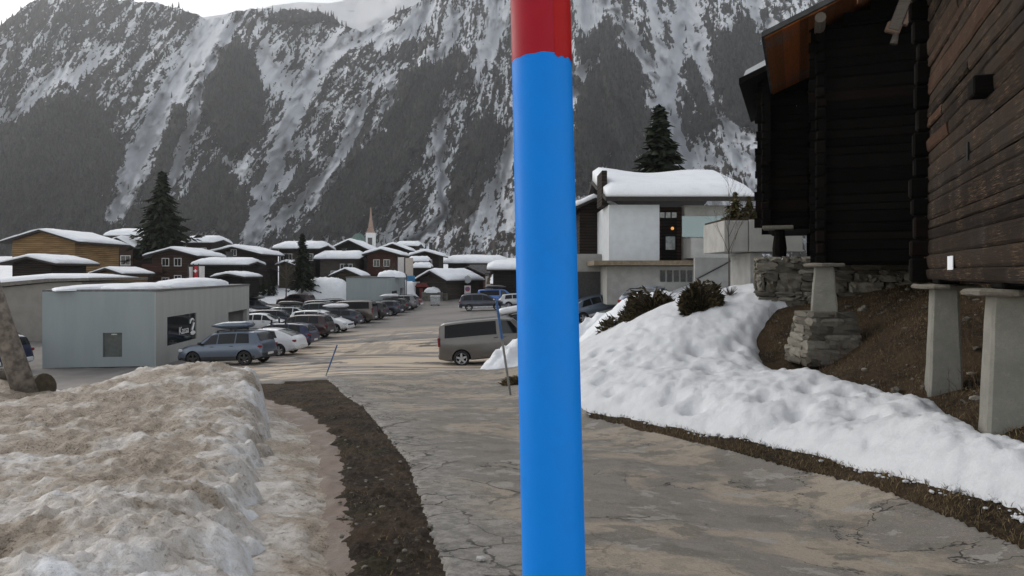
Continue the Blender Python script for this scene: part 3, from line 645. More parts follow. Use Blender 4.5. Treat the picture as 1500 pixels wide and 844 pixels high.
mb=MB(); mb.box(3.02,3.10,-.048,.05,2.92,3.13); mb.build('vent_slit',simple('vent_black',(.002,.002,.002),.9),barn)
mb=MB(); mb.box(1.90,2.26,-.058,-.050,1.63,1.82); mb.build('notice',simple('paper_white',(.75,.78,.82),.7,.05),barn)
# roof with its ridge along the wall
mb=MB(); hw=W1/2
for s in (-1,1):
    e=hw+.95; poly=[(hw+s*e,H1-.95*.42),(hw,H1+hw*.42),(hw,H1+hw*.42+.14),(hw+s*e,H1-.95*.42+.14)]
    mb.prism(poly,0,-.9,L1+.9)
r1=mb.build('roof',M_orange,barn)
mb=MB()
for s in (-1,1):
    e=hw+1.0; poly=[(hw+s*e,H1-1.0*.42+.145),(hw,H1+hw*.42+.145),(hw,H1+hw*.42+.26),(hw+s*e,H1-1.*.42+.24)]
    mb.prism(poly,0,-.95,L1+.95)
mb.build('slates',M_slate,r1)
def stilt(x,y,px_label,ztop,rzq,w0,w1,slab,label,foot=True,zb=None,cap_h=.10):
    """tapered stone stilt with its round capping slab: a part of the barn it carries"""
    pass
def stilt_part(par,lx,ly,zb,zt,w0,w1,slab,sh,rg,wood=True):
    m=MB(); n=7; rows=[]
    for i in range(n):
        q=i/(n-1); w_=(w0+(w1-w0)*q)/2; j=lambda: rg.uniform(-.006,.006); b=.03
        ring=[(-w_+b,-w_),(w_-b,-w_),(w_,-w_+b),(w_,w_-b),(w_-b,w_),(-w_+b,w_),(-w_,w_-b),(-w_,-w_+b)]
        rows.append([(lx+p[0]+j(),ly+p[1]+j(),zb+(zt-zb)*q) for p in ring])
    m.grid(rows,closed_u=True); m.f.append(tuple(range(8))[::-1]); m.f.append(tuple(len(m.v)-8+i for i in range(8))); m.m+=[0,0]
    st=m.build('stilt',M_granite,par)
    m=MB(); N=15; rr=[slab*.5*rg.uniform(.88,1.1) for _ in range(N)]; rows=[]
    for (zz,k) in ((zt+.002,.86),(zt+.02,.98),(zt+sh*.7,1.0),(zt+sh,.93)):
        rows.append([(lx+math.cos(2*PI*i/N)*rr[i]*k,ly+math.sin(2*PI*i/N)*rr[i]*k,zz+rg.uniform(-.008,.008)) for i in range(N)])
    m.grid(rows,closed_u=True); m.f.append(tuple(range(N))[::-1]); m.f.append(tuple(len(m.v)-N+i for i in range(N))); m.m+=[0,0]
    cp=m.build('capping_slab',M_fstone,st)
    return st
def loc_in(th,X,Y):
    c,s=math.cos(-th.rotation_euler.z),math.sin(-th.rotation_euler.z); dx,dy=X-th.location.x,Y-th.location.y
    return dx*c-dy*s,dx*s+dy*c
for (px,pyb,Y,w0,w1,sl,off) in ((1368,578,10.9,.46,.33,.88,.0),(1459,632,7.55,.46,.34,.82,0.)):
    X=(px-CX)/F*Y; lx,ly=loc_in(barn,X,Y); ly=max(ly,.10)
    st=stilt_part(barn,lx,ly,gz(X,Y)-.15,1.36,w0,w1,sl,.075,rg)
    m=MB(); m.bbox(lx-.2,lx+.3,ly-.12,ly+.16,1.44,1.56,.02); m.build('sill_block',M_black,barn)
for (lx,ly) in ((.35,W1-.3),(3.2,W1-.3),(5.4,W1-.3)):
    p=barn.location+Vector((-AV.x,-AV.y,0))*lx+VV*ly
    stilt_part(barn,lx,ly,gz(p.x,p.y)-.3,1.4,.44,.34,.8,.07,rg)
# ================================================================== black barn behind it (gable end towards us)
C2=Vector((6.65,16.0,0)); Z2=1.82; W2=5.4; L2=4.2; P2=.42; HE2=6.95
b2=thing('timber_barn','nearly black log barn with orange boarded roof overhang, standing behind the brown one','barn',C2,math.atan2(VV.y,VV.x))
mb=MB(); logs(mb,0,W2,Z2,HE2,rg,.22,.03,0,(.2,.2),.012)
z=HE2
while z<HE2+W2/2*P2-.1:
    ins=(z+.2-HE2)/P2; logs(mb,ins,W2-ins,z,z+.22,rg,.22,.03,0,(.0,.0),.012,segs=3); z+=.22
mb.build('gable_wall',M_black,b2)
mb=MB(); logs(mb,0,L2,Z2,HE2,rg,.22,.03,0,(.15,.2),M=Matrix.Rotation(PI/2,4,'Z')@Matrix.Scale(-1,4,Vector((0,1,0)))); mb.build('side_wall',M_black,b2)
mb=MB(); logs(mb,0,L2,Z2,HE2,rg,.22,.03,0,(.15,.2),M=Matrix.Translation((W2,0,0))@Matrix.Rotation(PI/2,4,'Z')); mb.build('side_wall',M_black,b2)
mb=MB(); logs(mb,0,W2,Z2,HE2,rg,.22,.03,0,(.2,.2),M=Matrix.Translation((0,L2,0))@Matrix.Scale(-1,4,Vector((0,1,0)))); mb.build('back_wall',M_black,b2)
mb=MB(); log_ends(mb,.02,0,Z2-.05,HE2,rg,.2,.2,.25); mb.build('corner_log_ends',M_black,b2)
mb=MB(); mb.box(.05,W2-.05,.05,L2-.05,Z2-.03,Z2+.05); mb.build('floor',M_black,b2)
# roof: separate boards seen from below, slates above
hw=W2/2; oh=1.08; of=1.0
mb=MB()
for s in (-1,1):
    n=22; y0,y1=-of,L2+of
    e=hw+oh
    for k in range(n):
        a=k/n; b_=(k+1)/n-.0015
        xa,xb=hw+s*e*(1-a),hw+s*e*(1-b_); za=HE2-oh*P2+e*a*P2; zb=HE2-oh*P2+e*b_*P2; q=rg.uniform(0,.006)
        mb.add([(xa,y0,za+q),(xb,y0,zb+q),(xb,y1,zb+q),(xa,y1,za+q),(xa,y0,za+.04),(xb,y0,zb+.04),(xb,y1,zb+.04),(xa,y1,za+.04)],[(0,1,2,3),(7,6,5,4),(0,4,5,1),(1,5,6,2),(2,6,7,3),(3,7,4,0)])
r2=mb.build('roof',M_orange,b2)
mb=MB()
for s in (-1,1):
    e=hw+oh+.06; poly=[(hw+s*e,HE2-(oh+.06)*P2+.045),(hw,HE2+hw*P2+.045),(hw,HE2+hw*P2+.17),(hw+s*e,HE2-(oh+.06)*P2+.15)]
    mb.prism(poly,1,-of-.07,L2+of+.07)
mb.build('slates',M_slate,r2)
for x,zz in ((.0,HE2-.12),(hw,HE2+hw*P2-.2)): mb=MB(); mb.tube([(x,-of+.05,zz),(x,.3,zz)],.11,9); mb.build('purlin',M_greywood,b2)
# pale weathered bracket hanging under the overhang
bk=MB(); bx_=1.72
M_=Matrix.Translation((bx_,-.30,HE2+.52))@Matrix.Rotation(.35,4,'Y')
bk.bbox(-.11,.11,-.10,.10,-.95,.05,.02,M=M_); bk.bbox(-.16,.13,-.08,.08,-1.0,-.78,.03,M=M_); bk.bbox(.12,.22,-.07,.07,-.8,.1,.02,M=M_)
bk.tube([M_@Vector((.07,0,-.95)),M_@Vector((.10,0,-1.2))],[.05,.075],8)
bk.build('bracket',M_greywood,b2)
# pillar at its near corner, standing on a drystone plinth
X=(1207-CX)/F*15.3; lx,ly=loc_in(b2,X,15.3)
stilt_part(b2,lx,ly,.62,1.72,.54,.38,.85,.08,rg)
pl_=MB(); pzb=gz(X,15.0)-.1; zc=pzb; k=0
while zc<.72:
    h=rg.uniform(.12,.20); q=(zc-pzb)/.9; hwid=.60-.16*q
    n=rg.choice((2,3,3))
    cuts=[-hwid]+sorted(rg.uniform(-hwid*.6,hwid*.6) for _ in range(n-1))+[hwid]
    for a,b_ in zip(cuts[:-1],cuts[1:]):
        rough_block(pl_,(X+(a+b_)/2,15.3-hwid+.16,zc+h/2),(b_-a)*1.08,.42,h*1.15,rg,rg.uniform(-.08,.08))
        rough_block(pl_,(X+(a+b_)/2,15.3+hwid-.2,zc+h/2),(b_-a)*1.08,.42,h*1.12,rg)
    for s in (-1,1):
        rough_block(pl_,(X+s*(hwid-.16),15.3,zc+h/2),.42,hwid*1.2,h*1.12,rg)
    rough_block(pl_,(X,15.3,zc+h/2),hwid*1.3,hwid*1.3,h,rg)
    zc+=h*.93
tag(pl_.build('stone_plinth',M_fstone,smooth=False),'drystone plinth of flat stones under the pillar of the black barn','plinth')
# ================================================================== third barn peeping out on the left of the black one
C3=Vector((7.0,20.4,0)); Z3=2.85; W3=3.6; L3=4; HE3=6.95
b3=thing('timber_barn','black log barn mostly hidden behind the one with orange roof boards, knobbly corner showing','barn',C3,math.atan2(VV.y,VV.x))
mb=MB(); logs(mb,0,W3,Z3,HE3,rg,.24,.03,0,(.28,.1)); mb.build('gable_wall',M_black,b3)
mb=MB(); logs(mb,0,L3,Z3,HE3,rg,.24,.03,0,(.25,.2),M=Matrix.Rotation(PI/2,4,'Z')@Matrix.Scale(-1,4,Vector((0,1,0)))); mb.build('side_wall',M_black,b3)
mb=MB(); log_ends(mb,.0,.05,Z3,HE3,rg,.22,.26,.24); mb.build('corner_log_ends',M_black,b3)
mb=MB(); logs(mb,0,W3,Z3,HE3,rg,.24,.03,0,(.28,.1),M=Matrix.Translation((0,L3,0))@Matrix.Scale(-1,4,Vector((0,1,0)))); mb.build('back_wall',M_black,b3)
mb=MB(); mb.box(.05,W3,.05,L3,Z3-.05,Z3+.05); mb.build('floor',M_black,b3)
mb=MB(); hw=W3/2
for s in (-1,1):
    e=hw+.65; poly=[(hw+s*e,HE3-.65*.42),(hw,HE3+hw*.42),(hw,HE3+hw*.42+.16),(hw+s*e,HE3-.65*.42+.16)]; mb.prism(poly,1,-.8,L3+.6)
r3=mb.build('roof',M_black,b3)
mb=MB()
for s in (-1,1):
    e=hw+.55; poly=[(hw+s*e,HE3-.55*.42+.165),(hw+s*.1,HE3+(hw-.1)*.42+.165),(hw+s*.1,HE3+(hw-.1)*.42+.42),(hw+s*e*.97,HE3-.5*.42+.32)]; mb.prism(poly,1,-.7,L3+.5)
mb.build('snow_cover',M_snow,r3)
lx,ly=loc_in(b3,(1142-CX)/F*19.6,19.6)
m=MB(); m.tube([(lx,ly,2.0),(lx,ly,2.25),(lx,ly,2.74)],[.17,.19,.13],10); m.build('post',M_black,b3)
m=MB(); m.bbox(lx-.42,lx+.35,ly-.3,ly+.3,2.745,2.845,.02); m.build('capping_slab',M_fstone,b3)
# ================================================================== drystone wall below the barns
ws=MB(); o=Vector((6.28,18.75,0)); zc=.7
while zc<1.9:
    h=rg.uniform(.10,.27); s=-.0+rg.uniform(-.1,.05)
    while s<5.0:
        l=rg.uniform(.16,.62); p=o+VV*(s+l/2)
        hj=h*rg.uniform(.85,1.05); rough_block(ws,(p.x,p.y+rg.uniform(-.03,.03),zc+hj/2),l*1.0,.5,hj*1.08,rg,math.atan2(VV.y,VV.x)+rg.uniform(-.12,.12),.19); s+=l
    # return wall going back on the left
    s=.2
    while s<2.6:
        l=rg.uniform(.3,.7); p=o+AV*(s+l/2)+VV*.1; rough_block(ws,(p.x,p.y,zc+h/2),l*1.05,.5,h*1.1,rg,math.atan2(AV.y,AV.x),.12); s+=l
    zc+=h*.94
tag(ws.build('stone_wall',M_fstone),'drystone wall of rounded field stones running below the black barns','stone wall')
# earth packed behind the stones so that no daylight shows through

# ================================================================== village
def house_wood(name,c,k=.35):
    t=NT(name); pl=t.n.new('ShaderNodeTexWave'); pl.wave_type='BANDS'; pl.bands_direction='Z'; pl.inputs['Scale'].default_value=1.6; pl.inputs['Distortion'].default_value=.4
    t.l.new(t.co(),pl.inputs['Vector']); n=t.noise(1,5,.65,co=t.co('Object',(.5,.5,5))); n2=t.noise(.35,4)
    cc=t.mix(t.ramp(n,.3,.7),tuple(x*(1-k) for x in c),tuple(x*(1+k) for x in c)); cc=t.mix(t.ramp(pl.outputs[1],.35,.05),cc,tuple(x*.35 for x in c)); cc=t.mix(t.math('MULTIPLY',t.ramp(n2,.5,.7),.35),cc,tuple(x*.6 for x in c))
    t.out(cc,.85,.2); t.bump(pl.outputs[1],.4,.05); return t.mat
HW={k:house_wood('house_wood_'+k,c) for k,c in dict(black=(.014,.012,.011),dark=(.024,.018,.015),brown=(.045,.027,.020),red=(.055,.024,.018),grey=(.060,.052,.046),yellow=(.215,.135,.062),olive=(.062,.052,.036),tan=(.13,.075,.045)).items()}
M_rsnow=snow_mat('roof_snow',sc=.35,white=(.80,.83,.88)); M_eave=simple('roof_edge',(.022,.019,.017),.85,.3); M_wall=simple('plaster',(.40,.40,.39),.9,.1,2)
M_pane=simple('dark_pane',(.012,.014,.016),.15,.3,2); M_frame=simple('pale_window_frame',(.42,.42,.42),.7,.1); M_base=simple('rubble_base',(.12,.115,.105),.9,.35,3,bump=.4,bscale=6)
M_metal=simple('dark_metal',(.04,.04,.042),.5,.2,metal=.6); M_shut=simple('red_shutter',(.16,.03,.025),.7)
def snow_roof(parent,mapf,W,L,zE,pitch,oh,of,roofth,t,seed,cut=0.,Wm=None):
    """rounded blanket over a gable roof; cut trims the right end (bare strip)"""
    rg=random.Random(seed); nu=17; nv=9; hw=W/2+oh*.97; V=[]
    for i in range(nv):
        q=i/(nv-1); v=-of*.95+(L+of*1.9)*q; ev=min(1,min(q,1-q)*7+.32)
        ring=[]
        for k in range(nu):
            u=-hw+2*hw*k/(nu-1); ed=1-abs(u)/hw; tt=.82*t*(min(1,ed*5+.40)**.55)*ev**.6+rg.uniform(-.07,.07)*t
            base=zE+(W/2-abs(u))*pitch+roofth/1.0
            if abs(u)<hw*.13: base-= (hw*.13-abs(u))*pitch*.5
            ring.append((u*(1.0 if ed>0 else 1.0),v,base+tt))
        bot=[(u_,v,zE+(W/2-abs(u_))*pitch+roofth+.004) for u_ in (hw,0,-hw)]
        V.append([Vector(mapf(*p)) for p in ring+bot])
    m=MB(); m.grid(V,closed_u=True); n=nu+3
    m.f.append(tuple(range(n))); m.f.append(tuple((nv-1)*n+i for i in range(n))[::-1]); m.m+=[0,0]
    return m.build('snow_cover',M_rsnow,parent,True)
def chalet(label,px0,px1,pyb,pye,pyr,Y,face='gable',depth=7.,wood='dark',snow=.5,wins=(),oh=.8,of=.8,name='chalet',cat='chalet',group='houses of the village',base=0.,chim=None,balc=(),rz=0.,frame=M_frame,zb=None,snowy=True,bw=None,doors=()):
    """px0/px1: outer roof edges in the photograph; pyb/pye/pyr: foot, eave and ridge rows"""
    s=Y/F; wd=(px1-px0)*s; zE=CAMZ-(pye-HY)*s; zR=CAMZ-(pyr-HY)*s; X=((px0+px1)/2-CX)*s
    z0=CAMZ-(pyb-HY)*s
    z0=min(z0,gz(X,Y))-.3 if zb is None else zb
    tilt=0
    if face=='gable':
        W=max(wd-2*oh,1.5); L=depth; mapf=lambda u,v,z:(u,v,z); front=W
        zEr=zE-z0; pitch=(zR-zE-snow*.8-.15)/(W/2+oh); pitch=max(pitch,.12); zEw=zEr+oh*pitch
    else:
        L=max(wd-2*of,1.5); W=depth; mapf=lambda u,v,z:(v-L/2,u+W/2,z); front=L
        zEr=zE-z0; pitch=max((zR-zE-snow)/(W/2+oh),.12); zEw=zEr+oh*pitch
    h=thing(name,label,cat,(X,Y,z0),rz,group)
    m=MB(); poly=[(-W/2,0),(W/2,0),(W/2,zEw),(0,zEw+W/2*pitch),(-W/2,zEw)]
    vs=[mapf(u,v,z) for v in (0,L) for u,z in poly]; m.add(vs,[(0,1,2,3,4),(9,8,7,6,5),(0,5,6,1),(1,6,7,2),(2,7,8,3),(3,8,9,4),(4,9,5,0)])
    wl_=m.build('wall',HW[wood] if wood in HW else M_wall,h)
    m=MB(); th=.16; e=W/2+oh; rf=[]
    for sg in (-1,1):
        pp=[(sg*e,zEw-oh*pitch),(0,zEw+W/2*pitch),(0,zEw+W/2*pitch+th),(sg*e,zEw-oh*pitch+th)]
        vs=[mapf(u,v,z) for v in (-of,L+of) for u,z in pp]; m.add(vs,[(0,1,2,3),(7,6,5,4),(0,4,5,1),(1,5,6,2),(2,6,7,3),(3,7,4,0)])
    rf=m.build('roof',M_eave if snowy else M_slate,h)
    if snowy and snow>0: snow_roof(rf,mapf,W,L,zEw,pitch,oh,of,th,snow,int(px0*7+pyr))
    if base>0:
        m=MB(); m.box(-front/2-.06,front/2+.06,-.06,.3,0,base+.3); m.build('stone_base',M_base,h)
    for (fx,fz,w_,h_) in wins:
        x=fx*front/2; zz=.3+fz*(zEw-.3) if fz<=1 else zEw+(fz-1)*W/2*pitch
        m=MB(); m.box(x-w_/2-.1,x+w_/2+.1,-.05,.02,zz-h_/2-.1,zz+h_/2+.1); wf=m.build('window',frame,h)
        m=MB(); 
        m.box(x-w_/2,x-.03,-.056,-.052,zz-h_/2,zz+h_/2); m.box(x+.03,x+w_/2,-.056,-.052,zz-h_/2,zz+h_/2); m.build('pane',M_pane,wf)
    for (fx,w_,h_) in doors:
        x=fx*front/2; m=MB(); m.bbox(x-w_/2,x+w_/2,-.05,.05,.3,.3+h_,.02); m.build('door',HW['black'],h)
    for (zf,x0,x1) in balc:
        zz=.3+zf*(zEw-.3); m=MB(); m.box(x0*front/2,x1*front/2,-1.2,-.005,zz-.1,zz); m.box(x0*front/2,x1*front/2,-1.2,-1.14,zz+.05,zz+.85)
        m.build('balcony',HW['red'],h)
    if chim is not None:
        cx,ch_=chim; m=MB(); p=mapf(0 if face=='eave' else cx*W*.4, L*.5+cx*L*.45 if face=='eave' else L*.35,0)
        zc=zEw+W/2*pitch*(1 if face=='eave' else 1-abs(cx)*.8); m.bbox(p[0]-.28,p[0]+.28,p[1]-.28,p[1]+.28,zc-.3,zc+ch_+.5,.03); m.box(p[0]-.36,p[0]+.36,p[1]-.36,p[1]+.36,zc+ch_+.5,zc+ch_+.58); m.build('chimney',M_metal,h)
    return h
W2_=[(-.4,.75,.8,.9),(.4,.75,.8,.9)]; W3_=[(-.55,.7,.8,.9),(0,.7,.8,.9),(.55,.7,.8,.9)]
chalet('yellow timber chalet with broad pale roof above the grey shed roof',6,122,388,357,333,72,'gable',8,'yellow',.35,[(-.6,.45,.7,.8),(-.2,.45,.7,.8),(.2,.45,.7,.8),(.6,.45,.7,.8)],frame=HW['tan'])
chalet('low dark hut under grey snow in front of the yellow chalet',4,90,415,389,371,62,'gable',5,'dark',.4,[(.0,.5,1.2,.6)],name='hut',cat='hut')
chalet('small bright yellow hut peeping over the snowy flat roofs',136,186,416,404,390,60,'gable',4,'yellow',.2,[],name='hut',cat='hut',oh=.3)
chalet('brown chalet with two white windows and red shutters left of the big spruce',146,204,382,366,344,95,'gable',7,'brown',.5,[(-.45,.72,1.1,1.1),(.45,.72,1.1,1.1)])
chalet('house with one long white roof behind the chalet with red shutters',155,215,365,347,332,120,'eave',8,'tan',.9,[])
chalet('reddish brown chalet with balconies right below the big spruce',213,293,412,377,360,88,'gable',8,'brown',.45,[(-.35,.86,.7,.8),(.25,.86,.7,.8),(-.35,.45,.7,.8),(.25,.5,.7,.8)],balc=((.30,-1.25,-.3),(.66,-1.25,-.3)))
hd=chalet('dark house with thick white roof and one little dormer in the middle',266,316,375,357,343,125,'eave',7,'dark',1.0,W2_)
m=MB(); m.prism([(-.9,0),(.9,0),(.9,.7),(0,1.3),(-.9,.7)],1,-.6,2.0,M=Matrix.Translation((0,.2,CAMZ-(355-HY)*125/F-hd.location.z))); m.build('dormer',HW['black'],hd)
chalet('dark gabled chalet above the flat snowy hut with the stove pipe',300,385,405,374,357,100,'gable',9,'dark',.55,[(.0,1.2,.6,.7),(-.3,.7,.7,.8),(.3,.7,.7,.8)])
chalet('dark low hut with level white roof and a thin stove pipe',281,366,420,390,377,80,'eave',5,'black',.65,[],chim=(0,.7),name='hut',cat='hut',oh=.4)
chalet('little gabled hut with snow roof just above the ticket building',312,362,420,408,397,75,'gable',4,'black',.35,[],name='hut',cat='hut',oh=.4)
chalet('tall dark chalet with thick white roof partly behind the slim spruce',401,470,415,366,352,112,'eave',9,'dark',.95,[(-.75,.78,.8,.9),(-.45,.78,.8,.9),(.3,.78,.8,.9),(.7,.78,.8,.9),(-.6,.45,.8,.9)])
chalet('small grey gabled hut left of the slim spruce',405,434,412,390,380,105,'gable',4,'olive',.4,[],name='hut',cat='hut',oh=.35,group=None)
chalet('widest dark gable of the village, beside the church tower',474,549,405,371,348,130,'gable',10,'black',.6,[(-.2,.8,.8,.9),(.3,.8,.8,.9)])
chalet('grey brown chalet with thick level snow and chimney below the widest gable',461,528,412,381,367,110,'eave',7,'grey',1.05,[(.35,.72,.9,1),(.65,.72,.9,1),(-.2,.5,.8,.9)],chim=(.08,.75),base=1.)
chalet('low olive grey shed with gable roof left of the pale flat building',483,531,430,406,391,98,'gable',5,'olive',.35,[],name='shed',cat='shed',oh=.5)
chalet('reddish chalet with steep snowy gable right of the church',530,588,412,375,361,112,'gable',9,'red',.55,[(-.35,.75,.8,.9),(.35,.75,.8,.9)])
chalet('dark gable half hidden behind the reddish chalet beside the church',551,600,380,368,354,128,'gable',8,'dark',.5,[])
chalet('house with short white level roof behind the pale banners',578,614,378,362,354,140,'eave',7,'brown',.8,[(0,.6,.8,.9)],chim=(-.6,.6))
chalet('dark chalet with snowy gable and black chimney above the stacked low roofs',596,650,395,377,364,122,'gable',8,'dark',.6,[(-.3,.75,.7,.8),(.3,.75,.7,.8)],chim=(.35,1.3))
for i,(a,b,e,r,y) in enumerate(((597,628,385,375,108),(603,631,394,385,102))):
    chalet(['upper of two small snow-laden lean-to roofs beside the banner','lower of two small snow-laden lean-to roofs beside the banner'][i],a,b,405+i*8,e,r,y,'eave',3,'black',.7,[],name='shed',cat='shed',oh=.2,of=.2)
chalet('dark grey boarded barn with snow on its left slope beside the village lane',604,664,445,413,392,96,'gable',8,'grey',.55,[],name='barn',cat='barn',oh=.6,rz=-.5,base=1.4)
chalet('long low dark house with a very long white roof behind the brown barns',650,742,400,387,372,135,'eave',8,'black',1.3,[],chim=(.1,.5))
b=chalet('reddish brown barn with bare slate roof at the end of the car park',656,714,436,405,389,104,'gable',7,'red',.1,[(0,.8,.9,.9)],name='barn',cat='barn',oh=.6,snowy=False,doors=((0,1.8,2.2),))
chalet('lighter brown log annex right of the bare slate barn',688,716,436,402,388,107,'eave',5,'tan',.1,[(.3,.3,.7,.7)],name='barn',cat='barn',oh=.4,snowy=False)
chalet('black barn with thick snowy roof right beside the blue marker pole',713,800,442,397,380,94,'eave',8,'black',.9,[],name='barn',cat='barn',doors=((.1,1.6,2.2),))
# church
cy=150; s=cy/F; cx=(542-CX)*s; z0=gz(cx,cy)-.5
ch_=thing('village_church','village church with slim white bell tower and pinkish brown needle spire','church',(cx,cy,z0))
M_white=simple('whitewash',(.62,.63,.64),.9,.08); M_spire=simple('spire_shingles',(.26,.185,.15),.8,.25); M_green=simple('copper_green',(.10,.16,.14),.8,.25)
zt=CAMZ-(341-HY)*s-z0; hwT=6.2*s; m=MB(); m.box(-hwT,hwT,0,2*hwT,0,zt); m.build('bell_tower',M_white,ch_)
zs=CAMZ-(303-HY)*s-z0; m=MB(); k=hwT*1.03; z1=zt+(zs-zt)*.12; kk=hwT*.62
ring=lambda r,z:[(-r,hwT-r,z),(r,hwT-r,z),(r,hwT+r,z),(-r,hwT+r,z)]
m.grid([ring(k,zt+.005),ring(kk,z1),ring(kk*.42,zt+(zs-zt)*.55),ring(.05,zs)],closed_u=True); m.build('spire',M_spire,ch_)
m=MB(); m.box(-.45,.45,-.03,.02,zt-2.6,zt-1.0); m.build('belfry_opening',M_pane,ch_)
m=MB(); m.box(-.2,.2,-.03,.02,zt-4.4,zt-3.7); m.build('slit_window',M_pane,ch_)
m=MB(); zn=CAMZ-(362-HY)*s-z0; zp=CAMZ-(341-HY)*s-z0; m.box(-5.4,-hwT-.05,.5,7,0,zn); m.build('nave',M_white,ch_)
m=MB(); m.add([(-5.8,.1,zn),(-hwT-.02,.1,zn),(-hwT-.02,7.4,zn),(-5.8,7.4,zn),(-3.4,2.5,zp),(-2.6,2.5,zp),(-2.6,5,zp),(-3.4,5,zp)],[(3,2,1,0),(4,5,6,7),(0,1,5,4),(1,2,6,5),(2,3,7,6),(3,0,4,7)]); m.build('nave_roof',M_green,ch_)
# ================================================================== ticket building (concrete box with snow on its flat roof)
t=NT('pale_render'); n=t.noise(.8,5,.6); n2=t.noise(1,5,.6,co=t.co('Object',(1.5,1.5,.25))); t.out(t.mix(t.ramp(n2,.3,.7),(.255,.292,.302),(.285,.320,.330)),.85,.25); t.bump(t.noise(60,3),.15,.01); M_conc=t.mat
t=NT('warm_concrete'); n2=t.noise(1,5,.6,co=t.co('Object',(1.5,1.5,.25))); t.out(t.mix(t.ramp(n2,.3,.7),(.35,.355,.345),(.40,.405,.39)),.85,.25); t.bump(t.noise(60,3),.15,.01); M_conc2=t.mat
A=at(62,0,34.2); B=at(228,0,35.); Cc=at(365,0,51.8); D=A+(Cc-B); zr=CAMZ-27*35/F; zb=-3.25
def slab_building(name,label,pts,z0,z1,mats,parapet=.06,cat='ticket office'):
    o=pts[1]; ex=(Vector((pts[2].x-pts[1].x,pts[2].y-pts[1].y,0))); rz=math.atan2(ex.y,ex.x)
    h=thing(name,label,cat,(o.x,o.y,z0),rz); c,s_=math.cos(-rz),math.sin(-rz)
    lp=[((p.x-o.x)*c-(p.y-o.y)*s_,(p.x-o.x)*s_+(p.y-o.y)*c) for p in pts]
    return h,lp
kb,lp=slab_building('ticket_office','pale concrete ticket office with flat snowy roof and white swan in its window',[A,B,Cc,D],zb,zr,None)
H=zr-zb; Lb=lp[2][0]; La=math.hypot(*lp[0])
# long wall: local y=0, x 0..Lb, with a window and an open passage
def at_px_wall(px):
    """local x on the long wall for a photograph column"""
    a=(px-CX)/F; return (a*B.y-B.x)/((Cc.x-B.x)-a*(Cc.y-B.y))*Lb
wx0,wx1=at_px_wall(245),at_px_wall(288); dx0,dx1=at_px_wall(334.5),at_px_wall(362)
wz0,wz1=zb*0+(-1.27-zb),(-.11-zb); dz1=(.02-zb)+.05
wz0=CAMZ-(507-HY)*36.6/F-zb; wz1=CAMZ-(464.5-HY)*36.6/F-zb; dz1=CAMZ-(456-HY)*48.2/F-zb
m=MB(); th=.3; yq=(0,th)
for (x0,x1,z0,z1) in ((0,wx0,0,H),(wx0,wx1,0,wz0),(wx0,wx1,wz1,H),(wx1,dx0,0,H),(dx0,dx1,dz1,H),(dx1,Lb,0,H)): m.box(x0,x1,0,th,z0,z1)
# merge neighbouring boxes into one shell by overlapping nothing: faces between are inside the wall
long_wall=m.build('long_wall',M_conc2,kb)
m=MB(); a0=Vector((*lp[0],0)); ux=a0.normalized(); 
nrm=Vector((-ux.y,ux.x,0)); 
if nrm.x<0: nrm=-nrm
Mw=Matrix(((ux.x,nrm.x,0,0),(ux.y,nrm.y,0,0),(0,0,1,0),(0,0,0,1)))
w0,w1=La*(1-150/166+.0),La*0
fx=lambda px:La*(228-px)/166.
sx0,sx1=fx(178),fx(149.5); sz0=CAMZ-(523.5-HY)*34.6/F-zb; sz1=CAMZ-(488-HY)*34.6/F-zb
for (x0,x1,z0,z1) in ((.003,sx0,0.45,H),(sx0,sx1,0.45,sz0),(sx0,sx1,sz1,H),(sx1,La,0.45,H)): m.box(x0,x1,0.003,th,z0,z1,M=Mw)
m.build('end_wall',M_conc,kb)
m=MB(); m.box(.04,La-.04,.05,th,0,.45,M=Mw); m.build('plinth',simple('dark_plinth',(.045,.045,.05),.8),kb)
m=MB(); m.box(sx0,sx1,.10,.13,sz0,sz1,M=Mw); wd_=m.build('window',simple('service_shutter',(.075,.085,.08),.5,.15),kb)
m=MB(); m.box(sx0+.25,sx0+.5,.085,.099,sz1-.1,sz1-.05,M=Mw); m.build('lamp',simple('lamp_cover',(.6,.6,.6),.4),wd_)
m=MB(); m.box(.3,Lb-.1,La-.3,La,0,H); m.box(Lb-.301,Lb-.001,.31,La-.31,0,H); m.build('back_wall',M_conc2,kb)
m=MB(); m.box(-.04,Lb+.05,-.05,La*1.0,H+.002,H+.10); rfk=m.build('roof',simple('roof_flashing',(.10,.105,.11),.6),kb)
# roof outline follows the slanted end wall: add the wedge
m=MB(); m.prism([(lp[0][0],lp[0][1]),(0,-.05),(0,La)],2,H+.003,H+.099); m.build('roof_corner',simple('roof_flashing',(.10,.105,.11),.6),kb)
def mound(P0,P1,w,h,n=18,mname='snow_cover',par=None,seed=0,mat=None,flat=.55):
    """elongated heap of snow from P0 to P1"""
    rg=random.Random(seed); P0=Vector(P0);P1=Vector(P1); ax=(P1-P0); L=ax.length; ax.normalize(); sd=Vector((-ax.y,ax.x,0)).normalized(); rows=[]
    for i in range(n+1):
        q=i/n; e=max(0,1-(2*q-1)**2)**flat; row=[]
        for k in range(11):
            a=PI*k/10; ww=w*e*(1+rg.uniform(-.08,.08)); hh=h*e*(1+rg.uniform(-.12,.12))
            row.append(P0+ax*(L*q)+sd*(math.cos(a)*ww)+Vector((0,0,max(0,math.sin(a))**.7*hh-(.05 if k in (0,10) else 0))))
        rows.append(row)
    m=MB(); m.grid(rows); return m.build(mname,mat or M_rsnow,par,True)
